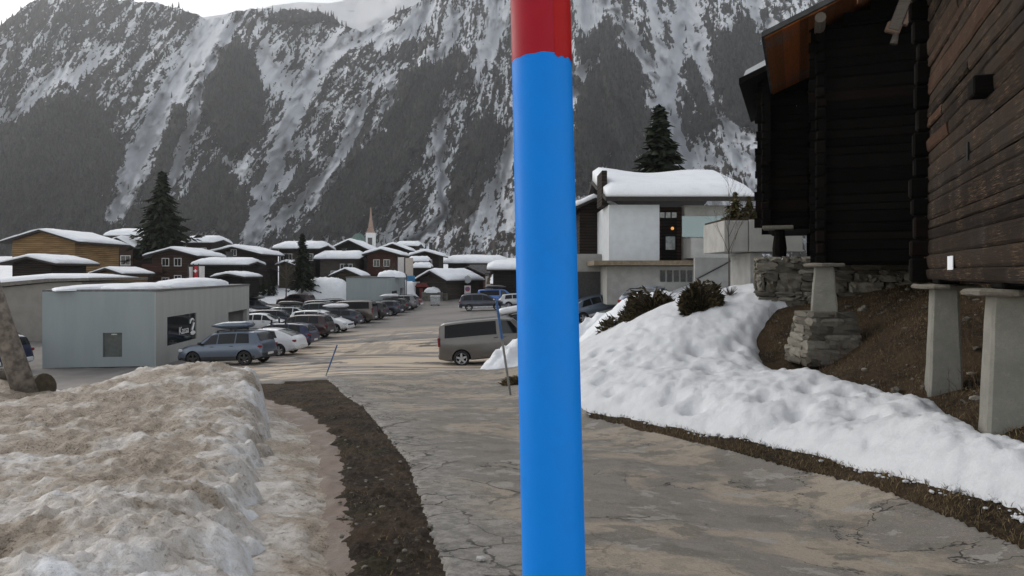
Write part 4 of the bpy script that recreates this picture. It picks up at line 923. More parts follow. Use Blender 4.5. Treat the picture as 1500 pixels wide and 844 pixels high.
mound((.9,2.1,H+.09),(5.6,2.1,H+.09),1.3,.24,par=rfk,seed=2,flat=.3); mound((6.1,1.9,H+.09),(16.,1.9,H+.09),1.4,.46,par=rfk,seed=4,flat=.3); mound((-1.0,4.0,H+.09),(14.6,3.8,H+.09),1.,.22,par=rfk,seed=5,flat=.3)
# glass with the white swan and lettering
t=NT('window_glass'); t.out((.015,.02,.022),.04,.8); M_glass=t.mat
m=MB(); m.box(wx0+.003,wx1-.003,.06,.09,wz0+.003,wz1-.003); gl=m.build('window',M_glass,kb)
sw=MB(); W_=wx1-wx0; Hh=wz1-wz0
P=lambda u,v:(wx0+W_*u,.045,wz0+Hh*v)
neck=[P(.79,.62),P(.80,.70),P(.84,.775),P(.885,.78),P(.92,.72),P(.925,.62),P(.90,.50),P(.87,.40),P(.86,.33)]
sw.tube(neck,[.035,.045,.05,.05,.05,.052,.055,.06,.07],8)
rows=[]
for q in np.linspace(0,1,9):
    e=max(.02,1-(2*q-1)**2)**.5; c=Vector(P(.80+.18*q,.245)); rows.append([c+Vector((0,math.cos(a)*.03,math.sin(a)*.13*e)) for a in np.linspace(0,2*PI,11)[:-1]])
sw.grid(rows,closed_u=True)
tag(sw.build('swan_decoration',simple('swan_white',(.8,.8,.8),.5,.03),smooth=True),'white swan figure with curved neck in the ticket office window','swan'); sw_=bpy.data.objects['swan_decoration']; sw_.location=kb.location; sw_.rotation_euler=kb.rotation_euler
cu=bpy.data.curves.new('lettering','FONT'); cu.body='Kassa'; cu.size=.55; cu.extrude=.004; cu.materials.append(simple('letter_white',(.8,.8,.8),.5,.02)); cu.space_character=.95
lt0=bpy.data.objects.new('lettering_curve',cu); COL.objects.link(lt0); lm=bpy.data.meshes.new_from_object(lt0.evaluated_get(bpy.context.evaluated_depsgraph_get())); bpy.data.objects.remove(lt0)
lt=bpy.data.objects.new('lettering',lm); COL.objects.link(lt); lt.parent=gl; lt.location=P(.40,.30); lt.rotation_euler=(PI/2,0,0); lt.scale=(1.25,1,1)
m=MB(); m.bbox(dx0-.15,dx0+.02,-.05,-.005,dz1-.62,dz1-.55,.01); m.build('wall_lamp',simple('lamp_white',(.7,.7,.7),.4),kb)
# inside of the passage: a dark back wall
m=MB(); m.box(dx0-.6,Lb-.35,2.2,2.3,0,H-.05); m.build('passage_wall',simple('passage_grey',(.10,.10,.10),.9),kb)
# ================================================================== grey shed left of it
s=44/F
gs=thing('grey_shed','long grey walled shed with sloping snowy roof at the left edge','shed',at(30,0,40)*1.0,0); gs.location=(at(-40,0,48).x,48,-3.2)
zl=lambda py,Y:CAMZ-(py-HY)*Y/F+3.2
x0=at(-200,0,48).x-gs.location.x; x1=at(120,0,48).x-gs.location.x
m=MB(); m.prism([(x0,0),(x1,0),(x1,zl(413,48)),(x1-2.0,zl(414,48)),(x0,zl(442,48))],1,0,7); m.build('wall',simple('shed_plaster',(.21,.20,.185),.9,.12,1),gs)
m=MB(); m.prism([(x0-.3,zl(441,48)),(x1-2.,zl(413,48)),(x1+.7,zl(411,48)),(x1+.7,zl(407.5,48)),(x1-2.,zl(408,48)),(x0-.3,zl(432,48))],1,-.35,7.3); rfs=m.build('roof',simple('shed_fascia',(.13,.12,.11),.8),gs)
rows=[]
for v in np.linspace(-.2,7.2,7):
    ev=.4+.6*min(1,min(v+.2,7.2-v)*1.2)
    top=[(x0-.2+(x1+.2-x0)*q,v,(zl(432,48)+(zl(408,48)-zl(432,48))*min(1,q*1.12))+.42*ev*(min(1,(1-q)*4+.3))) for q in np.linspace(0,1,12)]
    rows.append(top+[(x1+.1,v,zl(407.5,48)+.004),(x0-.2,v,zl(432,48)+.004)])
m=MB(); m.grid(rows,closed_u=True); n=14; m.f.append(tuple(range(n))); m.f.append(tuple(6*n+i for i in range(n))[::-1]); m.m+=[0,0]; m.build('snow_cover',M_rsnow,rfs,True)
# ================================================================== second flat pale building in the car park
A=at(507,0,84); B=at(571,0,84.5); Cc=at(593,0,94)
k2=thing('service_building','small pale flat-roofed building at the far end of the parked cars','building',(B.x,B.y,-3.0)); w_=B.x-A.x; H=CAMZ-(407.3-HY)*84/F+3.0; dC=Cc-B; dC.z=0
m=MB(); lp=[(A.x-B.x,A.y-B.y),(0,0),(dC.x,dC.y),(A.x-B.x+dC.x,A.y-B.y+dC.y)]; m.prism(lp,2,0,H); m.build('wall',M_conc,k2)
m=MB(); m.prism([(p[0]*1.01,p[1]-.08) for p in lp],2,H+.002,H+.12); rfk=m.build('roof',simple('roof_flashing',(.10,.105,.11),.6),k2)
mound((-2.2,4.2,H+.1),(1.2,4.6,H+.1),1.6,.75,par=rfk,seed=9,flat=.35)
for (q0,q1,z0,z1,nm) in ((.12,.42,.42,.62,'window'),(.68,.95,.0,.68,'door')):
    m=MB(); ex=dC.normalized(); nn=Vector((ex.y,-ex.x,0)); p0=dC*q0+nn*.06; p1=dC*q1+nn*.06
    m.add([p0+Vector((0,0,H*z0)),p1+Vector((0,0,H*z0)),p1+Vector((0,0,H*z1)),p0+Vector((0,0,H*z1)),p0-nn*.1+Vector((0,0,H*z0)),p1-nn*.1+Vector((0,0,H*z0)),p1-nn*.1+Vector((0,0,H*z1)),p0-nn*.1+Vector((0,0,H*z1))],[(0,1,2,3),(7,6,5,4),(0,4,5,1),(1,5,6,2),(2,6,7,3),(3,7,4,0)]); m.build(nm,M_pane,k2)
# ================================================================== modern white house on the right
Yh=44.; s=Yh/F; hx=at(890,0,Yh).x; zg=gz(hx+4,Yh)-.5; Z=lambda py,Y=Yh:CAMZ-(py-HY)*Y/F-zg; Xp=lambda px,Y=Yh:(px-CX)/F*Y-hx
mh=thing('white_house','white modern house with one huge snow-covered roof slope and glass balcony','house',(hx,Yh,zg))
M_wh=simple('house_white',(.50,.53,.56),.85,.06,2); M_hc=simple('house_concrete',(.29,.29,.28),.85,.12,2); M_dkw=HW['dark']
m=MB(); m.box(Xp(892),Xp(966),0,7,Z(382),Z(300)); m.build('white_wall',M_wh,mh)
m=MB(); m.box(Xp(966)+.005,Xp(1005),1.2,7,Z(382),Z(301)); m.build('entrance_wall',HW['brown'],mh)
m=MB(); m.box(Xp(975),Xp(998),1.15,1.195,Z(380),Z(306)); dr=m.build('door',HW['black'],mh)
m=MB(); m.box(Xp(981),Xp(995),1.12,1.149,Z(365),Z(345)); m.build('pane',simple('door_pane',(.32,.35,.36),.2),dr)
for k in range(3):
    m=MB(); m.box(Xp(972+9*k),Xp(979+9*k),1.10,1.148,Z(317),Z(309)); m.build('window',simple('pale_grey_pane',(.30,.32,.33),.2),mh)  # row of small panes in one plain pale grey
m=MB(); m.box(Xp(1005)+.005,Xp(1085),.4,7,Z(382),Z(300)); m.build('grey_wall',M_hc,mh)
m=MB(); m.box(Xp(890),Xp(1090),0.35,7,0,Z(390)); m.build('basement_wall',M_hc,mh)
m=MB(); m.box(Xp(868),Xp(1060),-.9,6.9,Z(389)+.003,Z(382)-.003); m.build('balcony_slab',simple('balcony_boards',(.16,.125,.085),.8),mh)
for k in range(5):
    m=MB(); m.box(Xp(969+10*k),Xp(976+10*k),.28,.345,Z(413),Z(396)); m.build('window',M_pane,mh)
m=MB(); m.bbox(Xp(1003),Xp(1064),-1.6,.38,Z(379),Z(350),.03); m.build('balcony',M_hc,mh)
m=MB(); m.box(Xp(990),Xp(1063),-1.63,-1.605,Z(349),Z(320)); t=NT('balustrade_glass'); t.out((.20,.29,.31),.08,.7); t.b.inputs['Alpha'].default_value=.75; m.build('glass_balustrade',t.mat,mh)
m=MB(); m.box(Xp(1012),Xp(1050),-.1,.39,Z(348),Z(333)); m.build('window',simple('balcony_window',(.45,.5,.5),.3),mh)
m=MB(); zq=Z(335,45.2); 
bm=bmesh.new(); bmesh.ops.create_uvsphere(bm,u_segments=12,v_segments=8,radius=.10); me=bpy.data.meshes.new('lamp'); bm.to_mesh(me); bm.free(); me.transform(Matrix.Translation((Xp(985,45.0),1.0,zq)))
t=NT('warm_lamp'); t.b.inputs['Base Color'].default_value=(.7,.4,.15,1); t.b.inputs['Emission Color'].default_value=(1,.42,.10,1); t.b.inputs['Emission Strength'].default_value=.3; me.materials.append(t.mat)
lo_=bpy.data.objects.new('entrance_lamp',me); COL.objects.link(lo_); lo_.parent=mh
zE,zR=Z(297),Z(272,51.5); m=MB(); xl,xr=Xp(884),Xp(1099)
m.prism([(-1.0,zE),(6.6,zR),(13.5,zE),(13.5,zE+.25),(6.6,zR+.25),(-1.0,zE+.25)],0,xl,xr); rf=m.build('roof',M_eave,mh)
rows=[]
for q in np.linspace(0,1,22):
    row=[]; x=xl+.05+(xr-xl-.1)*q; ex=min(1,min(q,1-q)*14+.5)
    for k in np.linspace(0,1,12):
        y=-.95+(7.4)*k; zz=zE+(y+1.0)/7.6*(zR-zE)+.25; tt=.62*ex*min(1,k*6+.45)+.10*math.sin(q*9+1)*k+.28*(q-.55)**2*8*k*.35
        row.append((x,y,zz+tt))
    row+= [(x,y,zE+(y+1.)/7.6*(zR-zE)+.254) for y in (6.5,-.95)]
    rows.append(row)
m=MB(); m.grid(rows,closed_u=True); m.f.append(tuple(range(14))); m.f.append(tuple(21*14+i for i in range(14))[::-1]); m.m+=[0,0]; m.build('snow_cover',M_rsnow,rf,True)
m=MB(); m.bbox(Xp(883),Xp(891),.5,3,Z(300),Z(248),.03); m.build('chimney',M_dkw,mh)
# outside stairs and concrete planter terrace
Yp=27.5; zg2=gz(9,Yp)-.6
tr=thing('planter_terrace','raised grey concrete planter box on a pillar left of the black barns','terrace',(at(1060,0,Yp).x,Yp,zg2)); Xq=lambda px,Y=Yp:(px-CX)/F*Y-tr.location.x; Zq=lambda py,Y=Yp:CAMZ-(py-HY)*Y/F-zg2
m=MB(); m.bbox(Xq(1061),Xq(1097)-.01,0,3,Zq(369),Zq(323),.02); m.bbox(Xq(1097)+.01,Xq(1175),-.05,3,Zq(369),Zq(322),.02); m.build('box',simple('terrace_concrete',(.33,.325,.31),.85,.1,2,bump=.2),tr)
m=MB(); m.box(Xq(1103),Xq(1120),.3,2.8,0,Zq(370)); m.build('pillar',M_hc,tr)
m=MB(); m.box(Xq(1062.5),Xq(1174),.12,2.9,Zq(323)+.003,Zq(320)); m.build('planting_soil',M_soil,tr)
st=thing('outside_stairs','concrete outside stairs with sloping parapet leading down from the white house','stairs',(at(1020,0,33).x,33,gz(9,33)-.4)); Zs=lambda py:CAMZ-(py-HY)*33/F-st.location.z; Xs=lambda px:(px-CX)/F*33-st.location.x
m=MB(); m.prism([(Xs(1018),Zs(445)),(Xs(1018),Zs(378)),(Xs(1098),Zs(378)),(Xs(1098),Zs(393)),(Xs(1050),Zs(445))],1,0,.25); m.build('parapet',simple('stair_concrete',(.25,.25,.245),.85,.12,2),st)
m=MB()
for k in range(9):
    q=k/9; m.box(Xs(1048+48*q),Xs(1098),.26,1.5,Zs(448-56*q),Zs(442-56*q))
m.build('steps',M_hc,st)
m=MB(); m.tube([(Xs(1022),-.05,Zs(408)),(Xs(1060),-.05,Zs(388)),(Xs(1098),-.05,Zs(366))],.03,6); m.build('handrail',M_metal,st)
chalet('dark brown barn with snowy roof between the marker pole and the white house',836,905,400,310,283,50,'gable',7,'dark',.5,[(.35,.4,.8,.8)],name='barn',cat='barn',group=None,oh=.6)
m=MB(); Yl=47.5; xl=at(838,0,Yl).x; xr=at(905,0,Yl).x; 
rwk=thing('retaining_wall','grey retaining wall below the dark brown barn right of the pole','wall',(xl,Yl,-2.3)); m.box(0,xr-xl,0,.4,0,CAMZ-(372-HY)*Yl/F+2.3); m.build('wall',M_hc,rwk)
m=MB(); m.box(.3,xr-xl-.3,-.03,-.004,.2,CAMZ-(398-HY)*Yl/F+2.3); m.build('garage_door',simple('garage_dark',(.05,.05,.05),.8),rwk)

# ================================================================== cars
def cr(xs,ys,x):
    """monotone-ish smooth interpolation (cubic Hermite)"""
    xs=np.asarray(xs,float); ys=np.asarray(ys,float); m=np.gradient(ys,xs); d=np.diff(ys)/np.diff(xs)
    for i in range(1,len(xs)-1):
        m[i]=0 if d[i-1]*d[i]<=0 else 2*d[i-1]*d[i]/(d[i-1]+d[i])
    m[0]=d[0]; m[-1]=d[-1]
    i=int(np.clip(np.searchsorted(xs,x)-1,0,len(xs)-2)); h=xs[i+1]-xs[i]; t=(x-xs[i])/h
    return (2*t**3-3*t*t+1)*ys[i]+(t**3-2*t*t+t)*h*m[i]+(-2*t**3+3*t*t)*ys[i+1]+(t**3-t*t)*h*m[i+1]
def carpaint(name,c,metal=.35):
    t=NT('car_paint_'+name); n=t.noise(3,4); low=t.ramp(t.n.new('ShaderNodeSeparateXYZ').outputs[2],0,1)
    sx=[n_ for n_ in t.n if n_.bl_idname=='ShaderNodeSeparateXYZ'][0]; t.l.new(t.co(),sx.inputs[0])
    dirt=t.math('MULTIPLY',t.ramp(sx.outputs[2],.75,.2),t.ramp(t.noise(5,5),.3,.7)) 
    cc=t.mix(t.math('MULTIPLY',dirt,.55),c,(.14,.125,.11)); cc=t.mix(t.math('MULTIPLY',t.ramp(n,.4,.7),.12),cc,(.16,.15,.14))
    t.out(cc,t.ramp(dirt,0,1,.3,.7),.5,metal); t.b.inputs['Coat Weight'].default_value=.45; t.b.inputs['Coat Roughness'].default_value=.12; return t.mat
PAINT={k:carpaint(k,c,m) for k,c,m in (('slate',(.105,.135,.185),.5),('white',(.72,.74,.77),0),('navy',(.012,.018,.065),.3),('maroon',(.035,.016,.020),.3),('black',(.010,.010,.012),.2),
 ('taupe',(.120,.112,.105),.45),('brown',(.085,.072,.062),.4),('grey',(.16,.165,.17),.5),('teal',(.02,.045,.06),.3),('blue',(.02,.12,.42),.1),('wine',(.14,.02,.03),.3),('silver',(.5,.52,.54),.4),('midnight',(.018,.024,.042),.3))}
M_tyre=simple('tyre_rubber',(.016,.016,.017),.85,.3,20); M_rim=simple('alloy_rim',(.45,.46,.48),.35,.1,metal=.7); M_rimk=simple('black_rim',(.03,.03,.03),.4,.2)
t=NT('car_glass'); t.out((.010,.012,.014),.05,.35); M_cglass=t.mat
t=NT('privacy_glass'); t.out((.003,.003,.004),.06,.15); M_pglass=t.mat
M_tail=simple('tail_lamp_red',(.17,.010,.013),.2,.2); M_head=simple('head_lamp_clear',(.55,.58,.6),.12,.15); M_plast=simple('black_plastic',(.022,.022,.023),.6,.2); M_plate=simple('plate_white',(.62,.63,.62),.5,.05); M_well=simple('wheel_arch_black',(.006,.006,.006),.95)
TYPES={
 'suv':dict(L=4.38,W=.92,wb=(-1.36,1.30),r=.345,top=[(-2.19,.62),(-2.17,.98),(-2.10,1.10),(-1.86,1.50),(-1.70,1.575),(-1.0,1.625),(-.1,1.61),(.35,1.54),(1.12,1.08),(1.25,1.04),(1.75,.97),(2.05,.85),(2.15,.74),(2.19,.55)],
   belt=[(-2.19,.60),(-2.0,1.02),(-1,1.02),(1.1,.98),(1.5,.93),(2.05,.78),(2.19,.53)],cab=(-2.10,1.12),rear=(-2.09,-1.84),front=(.42,1.08),side=[(-1.62,-.92,-1.50),(-.86,.00),(.06,.98,.36)],wt=.66),
 'hatch':dict(L=4.40,W=.90,wb=(-1.30,1.38),r=.315,top=[(-2.2,.58),(-2.18,.86),(-2.02,1.02),(-1.5,1.26),(-.9,1.42),(-.25,1.46),(.3,1.40),(1.22,.97),(1.4,.92),(1.85,.80),(2.1,.68),(2.2,.48)],
   belt=[(-2.2,.55),(-2.0,.94),(-1,.95),(1.1,.90),(1.6,.80),(2.1,.62),(2.2,.46)],cab=(-2.0,1.2),rear=(-1.98,-1.05),front=(.38,1.17),side=[(-1.22,-.55,-.95),(-.48,.1),(.17,1.02,.38)],wt=.62),
 'wagon':dict(L=4.72,W=.91,wb=(-1.42,1.42),r=.33,top=[(-2.36,.6),(-2.34,.93),(-2.26,1.02),(-1.98,1.36),(-1.82,1.43),(-1.0,1.49),(-.1,1.48),(.3,1.42),(1.18,1.0),(1.35,.96),(1.9,.87),(2.2,.75),(2.3,.62),(2.36,.48)],
   belt=[(-2.36,.58),(-2.2,.96),(-1,.96),(1.1,.92),(1.6,.86),(2.2,.70),(2.36,.46)],cab=(-2.26,1.18),rear=(-2.25,-1.96),front=(.36,1.13),side=[(-1.78,-1.02,-1.66),(-.96,-.02),(.05,1.02,.36)],wt=.64),
 'minivan':dict(L=4.56,W=.92,wb=(-1.32,1.40),r=.325,top=[(-2.28,.62),(-2.26,.98),(-2.2,1.1),(-2.02,1.5),(-1.8,1.60),(-.9,1.68),(-.1,1.66),(.35,1.55),(1.38,1.04),(1.6,.96),(2.0,.82),(2.2,.66),(2.28,.48)],
   belt=[(-2.28,.6),(-2.1,1.04),(-1,1.02),(1.1,.96),(1.7,.84),(2.15,.66),(2.28,.46)],cab=(-2.2,1.4),rear=(-2.19,-2.02),front=(.42,1.33),side=[(-1.85,-1.02,-1.75),(-.96,.02),(.08,1.22,.40)],wt=.66),
 'van':dict(L=4.90,W=.95,wb=(-1.50,1.50),r=.345,top=[(-2.45,.55),(-2.44,1.1),(-2.36,1.72),(-2.28,1.86),(-2.1,1.93),(-1.0,1.97),(.3,1.96),(.72,1.90),(1.62,1.20),(1.75,1.14),(2.2,1.0),(2.38,.84),(2.45,.5)],
   belt=[(-2.45,.52),(-2.38,1.22),(-1,1.22),(1.2,1.18),(1.7,1.06),(2.3,.78),(2.45,.48)],cab=(-2.40,1.62),rear=(-2.42,-2.33),front=(.78,1.58),side=[(-2.16,.10,-2.10),(.26,1.32,.66)],wt=.80),
}
def body_mesh(T):
    txs,tz=zip(*T['top']); bxs,bz=zip(*T['belt']); L=T['L']; W=T['W']
    top=lambda x:float(cr(txs,tz,x)); belt=lambda x:min(float(cr(bxs,bz,x)),top(x)-.02)
    def hw(x):
        q=abs(x)/(L/2); return W*(1-.16*max(0,(q-.62)/.38)**2.2-.02*q)
    def wtop(x):
        zt,zb=top(x),belt(x); k=min(1,max(0,(zt-zb-.02)/.5)); return hw(x)*(.93*(1-k))+T['wt']*k*(hw(x)/W)
    def zbot(x):
        q=max(0,(abs(x)/(L/2)-.80)/.2); return .24+.12*q
    xs=sorted(set([round(x,3) for x in np.linspace(-L/2,L/2,56)]+[round(x,3) for x in txs])); rows=[]
    for x in xs:
        zb,z0,zt,h_,w_=zbot(x),belt(x),top(x),hw(x),wtop(x)
        zm=zb+(z0-zb)*.55
        half=[(0,zb),(h_*.86,zb),(h_*.965,zb+.05),(h_*.995,zb+(zm-zb)*.5),(h_,zm),(h_*.985,z0-(z0-zm)*.25),(h_*.955,z0),(h_*.955+(w_-h_*.955)*.5,z0+(zt-.055-z0)*.5+.004),(w_,max(z0+.004,zt-.055)),(w_*.88,max(z0+.006,zt-.02)),(w_*.5,zt-.004),(0,zt)]
        rows.append([(x,y,z) for y,z in half]+[(x,-y,z) for y,z in half[-2:0:-1]])
    m=MB(); m.grid(rows,closed_u=True); n=len(rows[0]); m.f.append(tuple(range(n))); m.f.append(tuple((len(rows)-1)*n+i for i in range(n))[::-1]); m.m+=[0,0]
    fn=dict(top=top,belt=belt,hw=hw,wtop=wtop)
    return m,fn
def side_pt(fn,x,t,s,off=.012):
    """point on the cabin side, t 0 belt .. 1 roof edge"""
    z0,zt=fn['belt'](x),fn['top'](x)-.055; a=fn['hw'](x)*.955; b=fn['wtop'](x)
    z=z0+(zt-z0)*t; y=a+(b-a)*t; return (x,s*(y+off*.95),z+off*.3)
PROTO={}
def make_proto(kind):
    T=TYPES[kind]; m,fn=body_mesh(T); root=bpy.data.objects.new('parked_car',None); COL.objects.link(root)
    b=m.build('body',[PAINT['grey'],M_well,M_plast],root,True)
    # wheel arches cut out of the body
    ct=MB()
    for wx in T['wb']: ct.tube([(wx,-1.2,T['r']),(wx,-T['W']+.30,T['r'])],T['r']+.065,28); ct.tube([(wx,T['W']-.30,T['r']),(wx,1.2,T['r'])],T['r']+.065,28)
    co_=ct.build('cut',M_well); md=b.modifiers.new('b','BOOLEAN'); md.object=co_; md.operation='DIFFERENCE'; md.solver='EXACT'
    dg=bpy.context.evaluated_depsgraph_get(); me=bpy.data.meshes.new_from_object(b.evaluated_get(dg)); b.modifiers.clear(); b.data=me
    bpy.data.objects.remove(co_)
    me.materials.clear(); [me.materials.append(q) for q in (PAINT['grey'],M_well,M_plast)]
    for p in me.polygons:
        c=p.center; k=0
        for wx in T['wb']:
            if math.hypot(c.x-wx,c.z-T['r'])<T['r']+.068 and abs(c.y)<T['W']+.05 and (abs(p.normal.y)<.6 or abs(c.y)<T['W']*.75): k=1
        if k==0 and (c.z<.40 and kind!='van'): k=2
        p.material_index=k
        p.use_smooth=True
    try: me.set_sharp_from_angle(angle=math.radians(32))
    except Exception: pass
    for wx in T['wb']:
        for s in (-1,1):
            y0=s*(T['W']-.215); y1=s*(T['W']-.015); r=T['r']; N=26; rows=[]
            for (rr,q) in ((r*.62,.0),(r*.9,-.0),(r,.12),(r,.88),(r*.93,1.),(r*.68,.985)):
                rows.append([(wx+math.cos(2*PI*i/N)*rr,y0+(y1-y0)*q,r+math.sin(2*PI*i/N)*rr) for i in range(N)])
            mm=MB(); mm.grid(rows,closed_u=True); wh=mm.build('wheel',M_tyre,root,True)
            mm=MB(); rows=[]
            for (rr,q) in ((r*.69,.97),(r*.64,.90),(r*.60,.6)): rows.append([(wx+math.cos(2*PI*i/N)*rr,y0+(y1-y0)*q,r+math.sin(2*PI*i/N)*rr) for i in range(N)])
            mm.grid(rows,closed_u=True)
            for k in range(5):
                a=2*PI*k/5+.3; ca,sa=math.cos(a),math.sin(a); w_=.045
                p=[(.02,-w_*1.2),(r*.66,-w_*.8),(r*.66,w_*.8),(.02,w_*1.2)]
                q0=[(wx+u*ca-v*sa,y0+(y1-y0)*.93,r+u*sa+v*ca) for u,v in p]; q1=[(x_,y0+(y1-y0)*.80,z_) for x_,_,z_ in q0]
                mm.add(q0+q1,[(0,1,2,3),(7,6,5,4),(0,4,5,1),(1,5,6,2),(2,6,7,3),(3,7,4,0)])
            mm.tube([(wx,y0+(y1-y0)*.75,r),(wx,y0+(y1-y0)*.97,r)],.06,12)
            mm.build('rim',M_rim,wh)
    for s in (-1,1):
        for w_ in T['side']:
            a,bb=w_[0],w_[1]; hi=w_[2] if len(w_)>2 else None; rows=[]
            n=8
            for t_ in (.07,.35,.65,.90):
                x0,x1=a,bb
                if hi is not None:
                    if hi<0 and hi>a: x0=a+(hi-a)*t_
                    else: x1=bb+(hi-bb)*t_
                rows.append([side_pt(fn,x0+(x1-x0)*i/n,t_,s) for i in range(n+1)])
            mm=MB(); mm.grid(rows); mm.build('side_window',M_pglass if kind=='van' and a<-1 else M_cglass,root,True)
    for nm,(x0,x1) in (('rear_window',T['rear']),('windscreen',T['front'])):
        rows=[]
        dx=.05 if x1-x0>.3 else .012
        for q in np.linspace(0,1,9):
            x=x0+dx+(x1-x0-2*dx)*q; wt=fn['wtop'](x)*.90; zt=fn['top'](x); row=[]
            for u in np.linspace(-1,1,9):
                zz=zt-.004-(abs(u)**2.5)*.022; nx=(-.014 if nm=='rear_window' else .014); row.append((x+nx,u*wt,zz+.010))
            rows.append(row)
        mm=MB(); mm.grid(rows); mm.build(nm,M_cglass,root,True)
    zb=fn['belt'](-T['L']/2+.2); xr=-T['L']/2
    for s in (-1,1):
        y=s*fn['hw'](xr+.12)
        if kind=='van': q=(xr-.012,xr+.10,y-s*.0-.07,y+.07,.92,1.30)
        else: q=(xr+.02,xr+.30,y-.10,y+.05,zb-.17,zb-.02)
        mm=MB(); 
        ya,yb=(y-.17,y+.0) if s>0 else (y-.0,y+.17)
        if kind=='van': mm.bbox(xr-.015,xr+.09,ya+(.07 if s>0 else -.012),yb+(.012 if s>0 else -.07),.92,1.30,.02)
        else: mm.bbox(xr+.0,xr+.20,ya-(.0 if s>0 else .010),yb+(.010 if s>0 else .0),zb-.19,zb-.07,.03)
        mm.build('taillight',M_tail,root)
        xf=T['L']/2; yf=s*fn['hw'](xf-.25); zf=fn['belt'](xf-.25); ya,yb=(yf-.28,yf+.004) if s>0 else (yf-.004,yf+.28)
        mm=MB(); mm.bbox(xf-.36,xf-.07,ya,yb,zf-.13,zf+.015,.04); mm.build('headlight',M_head,root)
        xm=T['side'][-1][1]-.12; pm=side_pt(fn,xm,.05,s); mm=MB(); ya,yb=(pm[1]-.02,pm[1]+.20) if s>0 else (pm[1]-.20,pm[1]+.02)
        mm.bbox(xm-.05,xm+.08,ya,yb,pm[2]+.02,pm[2]+.16,.04); mm.build('wing_mirror',M_plast,root)
        if kind in('suv','wagon','minivan'):
            xx=np.linspace(T['side'][0][0]+.1,.25,9); mm=MB(); mm.tube([(x,s*fn['wtop'](x)*.93,fn['top'](x)+.025) for x in xx],.016,6); mm.build('roof_rail',M_plast,root)
        for xh in ((-.72,.28) if kind!='van' else (.05,.40)):
            yh=s*fn['hw'](xh)*.975; mm=MB(); mm.bbox(xh-.09,xh+.09,min(yh,yh+s*.035),max(yh,yh+s*.035),fn['belt'](xh)-.10,fn['belt'](xh)-.07,.008); mm.build('door_handle',PAINT['grey'] if False else M_plast,root)
    mm=MB(); mm.bbox(xr-.035,xr+.12,-.72,.72,.36,.60,.05); mm.build('bumper',M_plast,root)
    mm=MB(); zp=zb-.16 if kind!='van' else .82; mm.box(xr-.048,xr-.0355,-.25,.25,.46,.57); mm.build('licence_plate',M_plate,root)
    mm=MB(); xf=T['L']/2; mm.bbox(xf-.12,xf+.03,-.74,.74,.30,.50,.05); mm.build('bumper',M_plast,root)
    mm=MB(); mm.bbox(xf-.10,xf+.012,-.46,.46,.54,.64,.02); mm.build('grille',M_plast,root)
    PROTO[kind]=root; root['_fn']=0
    return root,fn
FNS={}
for k in TYPES: r_,FNS[k]=make_proto(k)
def kids(o): return [c for c in bpy.data.objects if c.parent==o]
PKIDS={k:[(c,[(g) for g in kids(c)]) for c in kids(PROTO[k])] for k in PROTO}
USED=set()
def car(kind,colour,X,Y,deg,label,box=None,bars=False,rim=None,z=None,plastic=True,group='cars in the car park',cat='car'):
    root0=PROTO[kind]
    if kind in USED:
        root=root0.copy(); COL.objects.link(root); ks=[]
        for c,gs in PKIDS[kind]:
            c2=c.copy(); COL.objects.link(c2); c2.parent=root; ks.append(c2)
            for g in gs: g2=g.copy(); COL.objects.link(g2); g2.parent=c2; ks.append(g2)
    else:
        USED.add(kind); root=root0; ks=[]
        for c,gs in PKIDS[kind]: ks.append(c); ks+=gs
    if '_fn' in root: del root['_fn']
    a=math.radians(deg); L=TYPES[kind]['L']; ca,sa=math.cos(a),math.sin(a)
    zf=gz(X+ca*1.3,Y+sa*1.3); zr=gz(X-ca*1.3,Y-sa*1.3)
    root.location=(X,Y,((zf+zr)/2 if z is None else z)+.028); root.rotation_euler=(0,-math.atan2(zf-zr,2.6) if z is None else 0,a)
    root['label']=label; root['category']=cat; root['group']=group
    for c in ks:
        b=c.name.split('.')[0]
        if b=='body':
            c.material_slots[0].link='OBJECT'; c.material_slots[0].material=PAINT[colour]
            if not plastic: c.material_slots[2].link='OBJECT'; c.material_slots[2].material=PAINT[colour]
        elif b in('wing_mirror','bumper') and not plastic: c.material_slots[0].link='OBJECT'; c.material_slots[0].material=PAINT[colour]
        elif b=='rim' and rim: c.material_slots[0].link='OBJECT'; c.material_slots[0].material=rim
    top=FNS[kind]['top']
    if box or bars:
        for xx in (-.75,.15):
            m=MB()
            m.box(xx-.03,xx+.03,-.58,.58,top(xx)+.05,top(xx)+.085)
            for s in (-1,1): m.box(xx-.04,xx+.04,s*.56-.03,s*.56+.03,top(xx)-.03,top(xx)+.051)
            if bars:
                for s in (-1,1): m.box(xx-.04,xx+.04,s*.50-.04,s*.50+.04,top(xx)+.086,top(xx)+.24)
            m.build('roof_bar',M_plast,root)
    if box:
        col,bl,bw,bh=box; m=MB(); rows=[]; zt=top(-.3)+.09
        for q in np.linspace(0,1,15):
            x=-.3-bl/2+bl*q; e=min(1,(q*9+.12)**.6)*min(1,((1-q)*2.6+.10)**.75); eh=e; ring=[]
            for k in range(14):
                aa=2*PI*k/14; cy=math.copysign(abs(math.cos(aa))**.6,math.cos(aa)); sz=math.copysign(abs(math.sin(aa))**.7,math.sin(aa))
                ring.append((x,cy*bw/2*min(1,e**.5),zt+bh*.45+sz*bh*.5*eh*(1 if sz>0 else .9)))
            rows.append(ring)
        m.grid(rows,closed_u=True); m.f.append(tuple(range(14))); m.f.append(tuple(14*14+i for i in range(14))[::-1]); m.m+=[0,0]
        m.build('roof_box',PAINT[col],root,True)
    return root
